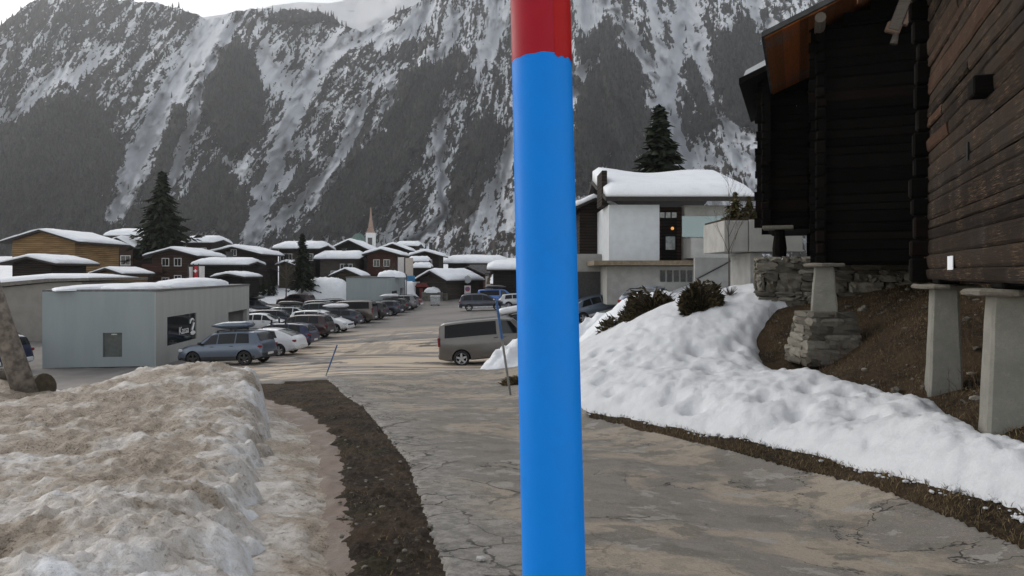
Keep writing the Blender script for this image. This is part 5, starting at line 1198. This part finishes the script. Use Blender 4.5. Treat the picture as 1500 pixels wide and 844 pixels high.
def rowcar(kind,colour,Y,label,rear=-9.8,deg=176,nose_right=False,**k):
    L=TYPES[kind]['L']; a=math.radians(deg)
    if nose_right: return car(kind,colour,rear-math.cos(a)*-1*-1*L/2 if False else rear-L/2*abs(math.cos(a)),Y,deg,label,**k)
    return car(kind,colour,rear+math.cos(a)*L/2,Y+math.sin(a)*L/2,deg,label,**k)
rowcar('suv','slate',35.2,'blue grey parked car with slate roof box, nearest to the ticket office window',rear=-11.5,deg=169,box=('slate',2.1,.82,.36),rim=M_rimk)
rowcar('hatch','white',39.8,'white parked hatchback right behind the blue grey car with roof box',rear=-11.3,deg=171,plastic=False)
rowcar('wagon','navy',44.0,'deep blue estate car with empty roof bars behind the white hatchback',rear=-11.7,deg=172,bars=True,plastic=False)
rowcar('suv','maroon',50.0,'dark maroon compact car with silver wheels between blue estate and white people carrier',rear=-12.2,deg=172)
rowcar('minivan','white',54.6,'white people carrier parked nose out towards the open lane',rear=-11.8,deg=-8,nose_right=True,plastic=False)
rowcar('wagon','midnight',59.6,'dark navy estate car carrying a long white roof box',rear=-12.2,deg=173,box=('white',2.1,.8,.36))
rowcar('van','brown',64.0,'brown van parked tail out in the long car row',rear=-11.8,deg=174,plastic=False)
rowcar('suv','black',67.6,'black car with bright tail window just past the brown van',rear=-11.4,deg=174)
rowcar('wagon','midnight',72.0,'dark blue estate car with silver wheels in front of the pale flat building',rear=-10.7,deg=174)
rowcar('wagon','black',75.8,'black car with silver roof box near the far end of the row',rear=-10.5,deg=174,box=('silver',2.0,.8,.4))
rowcar('suv','grey',79.2,'grey car second from the far end of the long row',rear=-10.1,deg=174)
rowcar('hatch','wine',83.0,'wine red car closing the far end of the long row',rear=-10.1,deg=175)
# second row, nose to nose with the first
car('hatch','white',-18.6,55.2,3,'white hatchback in the second row beside the corner of the ticket office',plastic=False)
car('wagon','midnight',-18.9,60.0,2,'dark blue car behind the white hatchback of the second row',plastic=False)
car('wagon','white',-19.2,65.4,2,'white car with long black roof box in the second row',box=('black',2.2,.85,.42),plastic=False)
car('suv','teal',-18.9,69.9,178,'dark teal car in the second row left of the brown van')
car('minivan','grey',-18.6,74.0,3,'blue grey people carrier in the second row in front of the snow heap')
car('wagon','black',-18.3,78.5,4,'black estate car in the second row right below the pale flat building')
car('minivan','white',-26.5,67.,2,'white car peeping out behind the far corner of the ticket office',plastic=False)
car('wagon','silver',-26.6,71.8,2,'silver car parked left of the black roof boxes')
car('wagon','midnight',-26.6,77.2,2,'dark car with flat black roof box at the meadow edge',box=('black',2.1,.85,.38))
car('suv','maroon',-25.4,87.,168,'small dark red hatch parked alone in front of the snow heap')
# right-hand side of the car park
car('van','taupe',-.72,32.9,4,'taupe silver van with dark windows beside the small snow pile',plastic=False,cat='van',group='cars right of the lane')
car('suv','black',.9,41.2,6,'black car under a pale silver roof box behind the taupe van',box=('white',2.3,.85,.42),group='cars right of the lane')
car('minivan','midnight',-2.9,72.5,4,'black people carrier with silver wheels in front of the brown slate barn',group='cars right of the lane')
car('wagon','silver',1.0,76,5,'silver car partly hidden by the black people carrier',box=None,group='cars right of the lane')
car('van','blue',-1.6,86,4,'bright blue van behind the black people carrier',box=('black',2.4,1.1,.36),plastic=False,cat='van',group='cars right of the lane')
car('hatch','slate',5.6,47,10,'bluish car standing below the grey retaining wall right of the marker pole',group='cars right of the lane')
car('hatch','slate',6.55,35,60,'pale blue car parked high behind the dark bushes in front of the white house',group='cars right of the lane',z=-.5)
car('hatch','navy',-20.1,27.0,176,'dark blue car at the left edge beside the ticket office',group=None) if False else car('minivan','navy',-24.3,33.4,176,'dark blue car at the left edge beside the ticket office',group='cars in the car park')

# ================================================================== trees, bushes, poles and small things
t=NT('spruce_needles'); g=t.n.new('ShaderNodeNewGeometry').outputs['Random Per Island']; t.out(t.mix(t.ramp(g,0,1),(.006,.011,.006),(.024,.030,.016)),.8,.2); M_needle=t.mat
t=NT('thuja_needles'); g=t.n.new('ShaderNodeNewGeometry').outputs['Random Per Island']; t.out(t.mix(t.ramp(g,0,1),(.035,.032,.012),(.10,.085,.030)),.8,.2); M_thuja=t.mat
t=NT('hedge_needles'); g=t.n.new('ShaderNodeNewGeometry').outputs['Random Per Island']; t.out(t.mix(t.ramp(g,0,1),(.010,.016,.010),(.03,.040,.022)),.8,.2); M_hedge=t.mat
t=NT('juniper_twigs'); g=t.n.new('ShaderNodeNewGeometry').outputs['Random Per Island']; t.out(t.mix(t.ramp(g,0,1),(.022,.019,.010),(.085,.066,.036)),.85,.2); M_jun=t.mat
M_bark=simple('bark',(.06,.048,.038),.9,.3,8,bump=.6,bscale=20); M_twig=simple('twigs',(.075,.058,.045),.9,.3)
def spruce(label,X,Y,z0,H,R,seed,name='spruce_tree',cat='tree',group=None,mat=None,dens=1.,base=.06):
    rg=np.random.default_rng(seed); tr=thing(name,label,cat,(X,Y,z0),0,group)
    m=MB(); m.tube([(0,0,-.3),(0,0,H*.5),(0,0,H*.97)],[R*.09+.05,R*.06,.01],7); m.build('trunk',M_bark,tr)
    V=[];n=0; tiers=int(26*dens)
    for i in range(tiers):
        q=i/(tiers-1); z=H*(base+(1-base)*q**.92); r=R*(1-q)**.8*rg.uniform(.82,1.12)+.04*R
        nb=int(7+11*(1-q))
        for b in range(nb):
            a=2*PI*(b+rg.random())/nb; L=r*rg.uniform(.55,1.15)*(1+.16*math.sin(2*a+seed)+.14*math.sin(i*1.7+seed))
            if rg.random()<.10: continue
            L=L*1.0; ns=max(2,int(5*L/R*2.2))
            for s in range(ns):
                f0=(s+.2)/ns; c=np.array([math.cos(a)*L*f0,math.sin(a)*L*f0,z-L*.38*f0**1.2+.05*R*(f0>.9)]);
                w_=R*.13*(1.15-f0*.6)*rg.uniform(.7,1.3); l_=R*.20*rg.uniform(.8,1.3)
                aa=a+rg.normal()*.5; d=np.array([math.cos(aa),math.sin(aa),-.45+rg.normal()*.25]); sd=np.array([-math.sin(aa),math.cos(aa),rg.normal()*.35])
                V+= [c-d*l_*.4-sd*w_*.3,c-sd*w_+d*l_*.1-np.array([0,0,w_*.5]),c+d*l_,c+sd*w_+d*l_*.1-np.array([0,0,w_*.5])]; n+=1
    np_mesh('crown',np.array(V),np.arange(n*4).reshape(-1,4),mat or M_needle,tr,smooth=False); return tr
def tree_px(label,px,pyt,pyb,wpx,Y,seed,**k):
    s=Y/F; X=(px-CX)*s; z0=min(CAMZ-(pyb-HY)*s,gz(X,Y)+.2) if k.pop('snap',True) else CAMZ-(pyb-HY)*s
    return spruce(label,X,Y,z0,CAMZ-(pyt-HY)*s-z0,wpx/2*s,seed,**k)
tree_px('broad dark spruce towering over the reddish chalet on the left',238,253,372,78,97,1,dens=1.3,snap=False)
tree_px('slim dark spruce on bare trunk in the middle of the village',443,343,442,42,93,2,base=.24,dens=1.2)
tree_px('dark pointed spruce behind the white modern house',966,156,330,112,60,3,snap=False,dens=1.4)
for i,px in enumerate((371,378,386,394,401)):
    h=tree_px('small clipped thuja in the row beside the ticket office corner',px,405-abs(i-2)*1.2,430,14,93+i*.8,20+i,name='thuja',cat='thuja',group='row of small thujas behind the ticket office',mat=M_hedge,dens=.7,base=.0,snap=False)
LBL=['tallest yellowish thuja at the left end of the planter terrace','rounder thuja second from left in the planter terrace','short thuja right in the planter terrace','slim thuja at the barn end of the planter terrace']
for i,(px,pyt,w_) in enumerate(((1077,282,40),(1098,288,40),(1113,296,30),(1120,274,28))):
    Y=28.6; s=Y/F; z0=CAMZ-(322-HY)*s; spruce(LBL[i],(px-CX)*s,Y+.1*i,z0,CAMZ-(pyt-HY)*s-z0,w_/2*s,40+i,name='thuja',cat='thuja',group='thujas on the planter terrace',mat=M_thuja,dens=.6,base=0.)
def bare_tree(label,X,Y,z0,H,seed,spread=.35,n0=9,thick=.1,name='bare_tree'):
    rg=random.Random(seed); tr=thing(name,label,'tree' if H>2.5 else 'shrub',(X,Y,z0)); m=MB(); m.tube([(0,0,-.2),(rg.uniform(-.1,.1),0,H*.5),(rg.uniform(-.2,.2),0,H*.8)],[thick,thick*.6,thick*.25],6); m.build('trunk',M_bark,tr)
    m=MB()
    def br(p,d,l,r,dep):
        q=p+d*l; m.tube([p,p+d*l*.5+Vector((rg.uniform(-.05,.05)*l,rg.uniform(-.05,.05)*l,0)),q],[r,r*.75,r*.5],4,False)
        if dep>0:
            for _ in range(3): br(p+d*l*rg.uniform(.45,1),(d+Vector((rg.uniform(-.7,.7),rg.uniform(-.7,.7),rg.uniform(-.1,.5)))).normalized(),l*.6,r*.5,dep-1)
    for i in range(n0):
        a=rg.uniform(0,6.28); br(Vector((0,0,H*rg.uniform(.3,.75))),Vector((math.cos(a)*spread*2,math.sin(a)*spread*2,.8)).normalized(),H*.3,thick*.35,3)
    m.build('crown',M_twig,tr); return tr
bare_tree('bare leafless tree in the snow left of the slim spruce',at(419,0,92).x,92,gz(at(419,0,92).x,92),5.2,5)
bare_tree('bare shrub tree with snow behind in front of the reddish chalet',at(572,0,104).x,104,gz(at(572,0,104).x,104),4.6,8,spread=.6,n0=12)
bare_tree('thin leafless sapling growing before the planter terrace',at(1068,0,25).x,25,gz(at(1068,0,25).x,25),3.6,9,spread=.18,n0=7,thick=.03)
def bush(label,X,Y,z0,rx,ry,rz,seed,n=2600,mat=None,name='bush'):
    rg=np.random.default_rng(seed); b=thing(name,label,'bush',(X,Y,z0)); V=[]
    for i in range(n):
        a=rg.random()*2*PI; u=rg.random()**.38*.92; ph=rg.random()
        el=math.asin(min(1,ph)); lump=1+.25*math.sin(a*3+seed)+.15*math.sin(a*7+el*5)
        c=np.array([math.cos(a)*math.cos(el)*rx,math.sin(a)*math.cos(el)*ry,math.sin(el)*rz])*u*lump
        d=np.array([math.cos(a),math.sin(a),rg.normal()*.7+.35]); d/=np.linalg.norm(d); sd=np.cross(d,[rg.normal(),rg.normal(),rg.normal()]); sd/=np.linalg.norm(sd)+1e-9
        l_=rg.uniform(.07,.18); w_=rg.uniform(.018,.05); V+= [c-d*l_*.5-sd*w_*.2,c+sd*w_,c+d*l_,c-sd*w_]
    fo=np_mesh('foliage',np.array(V),np.arange(n*4).reshape(-1,4),mat or M_jun,b,smooth=False)
    m=MB(); r2=random.Random(seed)
    for i in range(70):
        a=r2.uniform(0,6.28); k=r2.uniform(.6,1.08); p=Vector((math.cos(a)*rx*k*.9,math.sin(a)*ry*k*.9,rz*r2.uniform(.25,1.08))); m.tube([(p.x*.15,p.y*.15,0),p*.6+Vector((0,0,.1)),p],[.012,.009,.004],4,False)
    m.build('stems',M_twig,b); return b
x,y=on_ground(1032,470); bush('dense dark brown juniper bush sunk in the snow below the planter terrace',x,y+.4,gz(x,y+.4)+.05,.54,.5,.72,3,6000)
x=at(958,0,22).x; bush('wider dark green bush left of the juniper in the snow',x,22,gz(x,22)-.1,.85,.65,.85,5,8000)
x=at(905,0,24).x; bush('low dark bush at the foot of the roadside snow heap',x,24,gz(x,24)-.15,.6,.5,.6,6,1500)
x=at(1100,0,20).x
m=MB(); r2=random.Random(4)
x,y=on_ground(1069,447); tf=MB()
for i in range(60):
    a=r2.uniform(0,6.28); p=Vector((math.cos(a)*r2.uniform(.02,.22),math.sin(a)*.1,r2.uniform(.1,.3))); tf.tube([(0,0,0),p*.6,p],[.006,.005,.003],4,False)
o=tf.build('dry_stalks',M_twig); o.location=(x,y,gz(x,y)+.2); tag(o,'few reddish dry stalks poking out of the snow beside the juniper bush','plant')
# heaps of snow
M_heap=snow_mat('heap_snow',sc=.6)
def heap(label,P0,P1,w,h,seed,name='snow_heap'):
    o=mound(P0,P1,w,h,26,name,None,seed,M_heap,.4); return tag(o,label,'snow heap')
def ploughed(label,fx,X0,X1,Y0,Y1,seed,name='snow_heap',rough=1.):
    """irregular ploughed heap: height field fx(x,y)"""
    nx,ny=70,44; xs=np.linspace(X0,X1,nx); ys=np.linspace(Y0,Y1,ny); A_,B_=np.meshgrid(xs,ys); h=fx(A_,B_); h=h+sstep(0,.25,h)*rough*(fbm(A_*2.2+seed,B_*2.2,4)*.22+np.abs(fbm(A_*4+seed,B_*4,3))*.10)
    Z=ground_z(A_,B_)+np.where(h>0.01,h,-.15); V=np.stack([A_.ravel(),B_.ravel(),Z.ravel()],-1); i_=np.arange(nx*ny).reshape(ny,nx)
    q=np.stack([i_[:-1,:-1],i_[:-1,1:],i_[1:,1:],i_[1:,:-1]],-1).reshape(-1,4); keep=(h.ravel()[q]>-.2).any(1); return tag(np_mesh(name,V,q[keep],M_heap),label,'snow heap')
ploughed('small ploughed snow pile in front of the taupe van',lambda x,y:1.15*np.exp(-((y-28.9-.15*(x-.5))/.75)**2)*sstep(-1.75,.1,x+.0*y)*sstep(6,3,x)-.16,-2.2,5.5,27,31,3,rough=2.0)
ploughed('long ploughed snow heap between the car park and the bushes',lambda x,y:1.25*np.exp(-((y-28.5)/2.0)**2-((x-4.5)/2.2)**2)-.2,1.4,8,24.5,33,8)
zc=gz(-23,95); mound_=ploughed('big smooth white snow heap behind the second row of cars',lambda x,y:3.3*np.minimum(1,np.exp(-(((x+24.0)/3.5)**4)-((y-95.5)/3)**4))-.25,-29,-18.6,91,100.5,2)
ploughed('white snow heap between pale flat building and the red kiosk',lambda x,y:2.9*np.exp(-(((x+13.4)/1.6)**4)-((y-99)/3)**4)-.25,-17,-10.5,94,104,6)
# poles
M_pblue2=simple('faded_blue_paint',(.03,.10,.26),.6,.2)
M_gpole=simple('faded_pole',(.20,.20,.19),.6,.2)
def snow_pole(label,pxb,pyb,pxt,pyt,Y,r,frac,name='snow_pole'):
    b=at(pxb,pyb,Y); tp=at(pxt,pyt,Y-.15); b.z=min(b.z,gz(b.x,b.y)); p=thing(name,label,'snow pole',b); d=tp-b; mid=d*frac
    m=MB(); m.tube([d*-.05,mid],r,10); m.build('lower_shaft',M_gpole,p)
    m=MB(); m.tube([mid,d*.985,d],[r*1.12,r*1.12,r*.5],10); m.build('blue_top',M_pblue2,p)
snow_pole('leaning grey snow pole with blue upper half beside the taupe van',748,573,727,440,18.9,.030,.60)
snow_pole('thin blue leaning stake at the car park entrance',477,548,494,505,26.3,.022,.15)
x,y=on_ground(752,568)
# left weathered post and stump
M_oldpost=simple('old_post',(.15,.128,.108),.9,.5,7,bump=.8,bscale=25)
b=on_bank(36,572); tp=at(-12,428,b.y-.15); kq=b.y/6.9
m=MB(); d=(tp-b); m.tube([b-d*.12,b+d*.25,b+d*.6,b+d*1.5],[.105*kq,.098*kq,.09*kq,.085*kq],14); tag(m.build('wooden_post',M_oldpost,smooth=True),'thick grey weathered post leaning out of the dirty snow at the left edge','post')
m=MB(); c=at(60,548,b.y+.35); c.z=bank_z(c.x,c.y)+.09; m.tube([c+Vector((-.30,.1,-.06)),c+Vector((.10,-.02,.06))],[.125*kq,.12*kq],16); tag(m.build('cut_log',simple('log_end',(.055,.043,.024),.85,.3,10,bump=.4)),'short cut log lying behind the leaning weathered post','log')
m=MB(); c=at(15,560,b.y+.7); c.z=bank_z(c.x,c.y)+.10; m.tube([c+Vector((-1.2,.1,-.06)),c+Vector((.15,0,0))],[.13,.12],12); tag(m.build('fallen_log',M_bark),'dark log lying in the snow left of the leaning post','log')
# signs
sp=thing('parking_sign','round grey sign back above a white prohibition plate by the brown barn','sign',at(685,440,98)); m=MB(); m.tube([(0,0,-.3),(0,0,3.3)],.05,8); m.build('post',M_metal,sp)
m=MB(); m.tube([(0,-.07,2.75),(0,-.10,2.75)],.50,20); m.build('sign_disc',simple('sign_grey',(.32,.34,.36),.5,.05),sp)
m=MB(); m.bbox(-.42,.42,-.12,-.09,.7,1.95,.02); pb=m.build('plate',simple('sign_white',(.62,.60,.62),.5,.05),sp)
m=MB(); m.tube([(0,-.126,1.5),(0,-.138,1.5)],.33,20); m.build('ring',simple('sign_red',(.45,.05,.07),.5,.05),pb); m=MB(); m.tube([(0,-.140,1.5),(0,-.146,1.5)],.21,20); m.build('disc',simple('sign_blue',(.10,.12,.25),.5,.05),pb)
# flags and banners
def banner(label,px0,px1,py0,py1,Y,mat,seed,cross=False,nm='banner'):
    s=Y/F; b=at((px0+px1)/2,py1,Y); W=(px1-px0)*s; H=(py1-py0)*s; h=thing(nm,label,'banner',b); m=MB(); m.tube([(-W/2-.05,0,-2.5),(-W/2-.05,0,H+.2)],.05,8); m.build('pole',M_metal,h)
    m=MB(); 
    for sgn,rev in ((-1,0),(1,1)): m.grid([[(-W/2+W*u,.10*math.sin(u*4+seed+v)+sgn*.012,H*v) for u in np.linspace(0,1,8)] for v in np.linspace(0,1,5)])
    m.build('cloth',mat,h)
    if cross:
        c=simple('cross_white',(.75,.75,.75),.8,.03); m=MB(); a=W*.13; zc=H*.68
        Yc=lambda: -.13
        m.box(-a,a,-.15,-.115,zc-a*3,zc+a*3); m.box(-a*3,-a-.001,-.15,-.115,zc-a,zc+a); m.box(a+.001,a*3,-.15,-.115,zc-a,zc+a); m.build('cross',c,h)
M_bw=simple('banner_white',(.55,.53,.53),.85,.08); M_br=simple('banner_red',(.48,.04,.05),.85,.08); M_bt=simple('banner_tan',(.42,.37,.33),.85,.1); M_bb=simple('banner_blue',(.06,.22,.42),.85,.1)
banner('red flag with white cross between two pale banners over the ticket office',284,290.5,390,412,62,M_br,1,True)
banner('white banner left of the red flag with the cross',276.5,283,391,412,62.2,M_bw,2)
banner('white banner right of the red flag with the cross',292,299,390,412,61.8,M_bw,3)
banner('tall beige banner beside the stacked lean-to roofs',594,605,378,410,92,M_bt,4)
banner('pale banner left of the tall beige one',583,592,377,405,93,M_bw,5)
banner('small light blue and salmon flag in front of the white snow heap',596,608,404,412,90,M_bb,6)
# kiosk, bins
k=thing('kiosk','small dark kiosk with red front panel beside the far snow heap','kiosk',at(619,444,96)); m=MB(); m.box(-.9,.7,0,1.5,-.3,2.1); m.build('wall',HW['black'],k); m=MB(); m.prism([(-1.0,2.103),(.8,2.103),(.5,2.6),(-.7,2.6)],1,-.2,1.7); m.build('roof',simple('kiosk_red',(.16,.03,.03),.8,.3),k); m=MB(); m.box(-.4,.05,-.04,-.003,.0,1.9); m.build('door',simple('kiosk_door',(.14,.025,.03),.7),k)
mound((at(632,0,95).x-1,95,gz(-10,95)+1.1),(at(632,0,95).x+1.2,95.2,gz(-10,95)+1.1),.8,.7,seed=12,mname='snow_lump'); tag(bpy.data.objects['snow_lump'],'lump of snow on the stone ledge between kiosk and grey barn','snow heap')
m=MB(); x=at(632,0,95.3).x; m.bbox(x-1.2,x+1.5,94.5,96.5,gz(-10,95)-.4,gz(-10,95)+1.14,.05); tag(m.build('stone_ledge',M_base),'low rubble stone ledge left of the grey boarded barn','wall')
bn=thing('waste_bin','pale grey waste container on the car park in front of the grey barn','bin',(at(637.5,0,88).x,88,gz(at(637.5,0,88).x,88))); m=MB(); m.bbox(-.55,.55,-.4,.4,.12,1.05,.06); m.build('box',simple('bin_grey',(.34,.35,.36),.6),bn); m=MB(); m.bbox(-.6,.6,-.45,.45,1.055,1.2,.05); m.build('lid',simple('bin_lid',(.5,.51,.52),.6),bn)
for sx in (-.4,.4): m=MB(); m.tube([(sx,-.32,.07),(sx,-.24,.07)],.07,10); m.build('wheel',M_tyre,bn)
# dry grass along the lane and on the earth under the barns
def blades(name,pts,hmin,hmax,mat,seed,lab=None):
    rg=np.random.default_rng(seed); n=len(pts); P=np.array(pts); h=rg.uniform(hmin,hmax,n); a=rg.uniform(0,2*PI,n); w_=rg.uniform(.002,.0045,n); ln=rg.uniform(.3,1.3,n)*h; b=rg.uniform(0,2*PI,n)
    d=np.stack([np.cos(a)*w_,np.sin(a)*w_,0*a],-1); tip=P+np.stack([np.cos(b)*ln,np.sin(b)*ln,h],-1); mid=P+np.stack([np.cos(b)*ln*.35,np.sin(b)*ln*.35,h*.62],-1)
    V=np.stack([P-d,P+d,mid+d*.7,mid-d*.7,tip],1).reshape(-1,3); i=np.arange(n)*5
    T=np.concatenate([np.stack([i,i+1,i+2],-1),np.stack([i,i+2,i+3],-1),np.stack([i+3,i+2,i+4],-1)]); return tag(np_mesh(name,V,T,mat,smooth=False),lab,kind='stuff')
t=NT('dry_grass'); g=t.n.new('ShaderNodeNewGeometry').outputs['Random Per Island']; t.out(t.mix(t.ramp(g,0,1),(.055,.040,.020),(.24,.18,.095)),.9,.2); M_dry=t.mat
cand=RNG.random((420000,2)); cx_=-2+cand[:,0]*12; cy_=3.2+cand[:,1]*17
xl_,xr_=lerp_road(cy_); dsn=poly_sd(SNOWP,cx_,cy_); offr=cx_-xr_
dens=fbm(cx_*1.1,cy_*1.1,3); inb=((cx_-C1.x)*VV.x+(cy_-C1.y)*VV.y>.6)
ok=(offr>.02)&(dsn<.02)&(RNG.random(len(cx_))<np.clip((.5+dens*.9)*np.where(offr<1.6,1.,.5)*np.where(inb,.6,1),0,1)*np.clip(9/cy_,.3,1))
ok&=~((np.abs(cx_-5.85)<.75)&(np.abs(cy_-15.3)<.7))
def surf(x,y):
    i=np.clip(np.searchsorted(_r,np.hypot(x,y+4)),1,NR-1); j=np.clip(np.round((np.arctan2(x,y+4)-_th[0])/(_th[1]-_th[0])).astype(int),0,NC-1); return GZ[i,j]
pts=np.stack([cx_[ok],cy_[ok],surf(cx_[ok],cy_[ok])-.004],-1); print('grass',len(pts))
blades('dry_grass',pts,.015,.075,M_dry,1)
cx2=-9+RNG.random(60000)*10; cy2=3+RNG.random(60000)*19.5
i=np.clip(np.searchsorted(_r,np.hypot(cx2,cy2+4)),1,NR-1); j=np.clip(np.round((np.arctan2(cx2,cy2+4)-_th[0])/(_th[1]-_th[0])).astype(int),0,NC-1)
ok=(sd_dirt[i,j]>.04)&(fbm(cx2*1.7,cy2*1.7,3)>.02)&(RNG.random(60000)<np.clip(7/cy2,.2,1)); zz=GZ[i,j]+.02+.03
blades('grass_stubble',np.stack([cx2[ok],cy2[ok],zz[ok]],-1),.01,.035,M_dry,2)
# stones strewn over the earth
def stones(name,pts,rmin,rmax,mat,seed,kind='stuff'):
    rg=np.random.default_rng(seed); ico=bmesh.new(); bmesh.ops.create_icosphere(ico,subdivisions=1,radius=1); ico.verts.ensure_lookup_table(); B0=np.array([v.co[:] for v in ico.verts]); F0=np.array([[v.index for v in f.verts] for f in ico.faces]); ico.free()
    V=[];T=[]
    for k,p in enumerate(pts):
        s=rmin+(rmax-rmin)*rg.random()**3; sc=s*np.array([rg.uniform(.7,1.4),rg.uniform(.7,1.3),rg.uniform(.4,.8)]); a=rg.uniform(0,6.28); q=B0*sc*(1+rg.uniform(-.18,.18,(len(B0),1))); q=np.stack([q[:,0]*math.cos(a)-q[:,1]*math.sin(a),q[:,0]*math.sin(a)+q[:,1]*math.cos(a),q[:,2]],-1); V.append(q+np.array(p)); T.append(F0+k*len(B0))
    return tag(np_mesh(name,np.concatenate(V),np.concatenate(T),mat,smooth=False),kind=kind)
sel=np.where((sd_dirt.ravel()>.03)&(GY.ravel()<20))[0]; sel=RNG.choice(sel,1500); zt_=GZ.ravel()[sel]+.02+(np.abs(fbm(GX*5,GY*5,4))*.09+np.abs(nzf)*.03).ravel()[sel]
stones('gravel',np.stack([GX.ravel()[sel],GY.ravel()[sel],zt_],-1),.006,.030,M_fstone,3)
sel=np.where((GX.ravel()-_xr.ravel()>2.6)&(sd_snow.ravel()<-.1)&(GY.ravel()<18.3)&(GY.ravel()>6)&(GX.ravel()<11))[0]; sel=RNG.choice(sel,420)
stones('rubble',np.stack([GX.ravel()[sel],GY.ravel()[sel],GZ.ravel()[sel]+.01],-1),.02,.11,M_fstone,4)
# snow crumbs broken off the edges
sel=np.where((np.abs(sd_snow.ravel())<.12)&(GY.ravel()<14)&(GY.ravel()>4)&(GX.ravel()<4.2))[0]; sel=RNG.choice(sel,260)
stones('snow_crumbs',np.stack([GX.ravel()[sel],GY.ravel()[sel],GZ.ravel()[sel]+.02],-1),.008,.04,M_snow,5)
b=tag(stones('pebble',[(at(704,829,4.95).x,4.95,gz(at(704,829,4.95).x,4.95)+.05)],.035,.036,simple('pale_pebble',(.5,.49,.47),.8),6),'single pale pebble on the cracked edge of the lane beside the pole','pebble'); b['kind']='thing'
x,y=on_ground(752,566); bush('brown clump of dry grass at the foot of the grey snow pole',x+.25,y+.1,gz(x+.25,y)-.02,.5,.3,.22,11,1300,M_dry,name='grass_clump')

# thin dead stems standing in the earth under the barns
sel=np.where((GX.ravel()-_xr.ravel()>2.2)&(sd_snow.ravel()<-.15)&(GY.ravel()<17.5)&(GY.ravel()>8)&(GX.ravel()<9.5))[0]; sel=RNG.choice(sel,260)
m=MB(); r3=random.Random(8)
for k in sel:
    p=Vector((GX.ravel()[k],GY.ravel()[k],GZ.ravel()[k]-.02)); h=r3.uniform(.15,.55); e=p+Vector((r3.uniform(-.15,.15),r3.uniform(-.1,.1),h)); mid=p*.5+e*.5+Vector((r3.uniform(-.04,.04),0,0)); m.tube([p,mid,e],[.005,.004,.002],3,False)
    for _ in range(2):
        q=p+(e-p)*r3.uniform(.4,.9); m.tube([q,q+Vector((r3.uniform(-.12,.12),r3.uniform(-.08,.08),r3.uniform(.03,.14)))],[.003,.0015],3,False)
tag(m.build('dry_scrub',simple('dead_stems',(.085,.050,.036),.9,.4),fixn=False),kind='stuff')
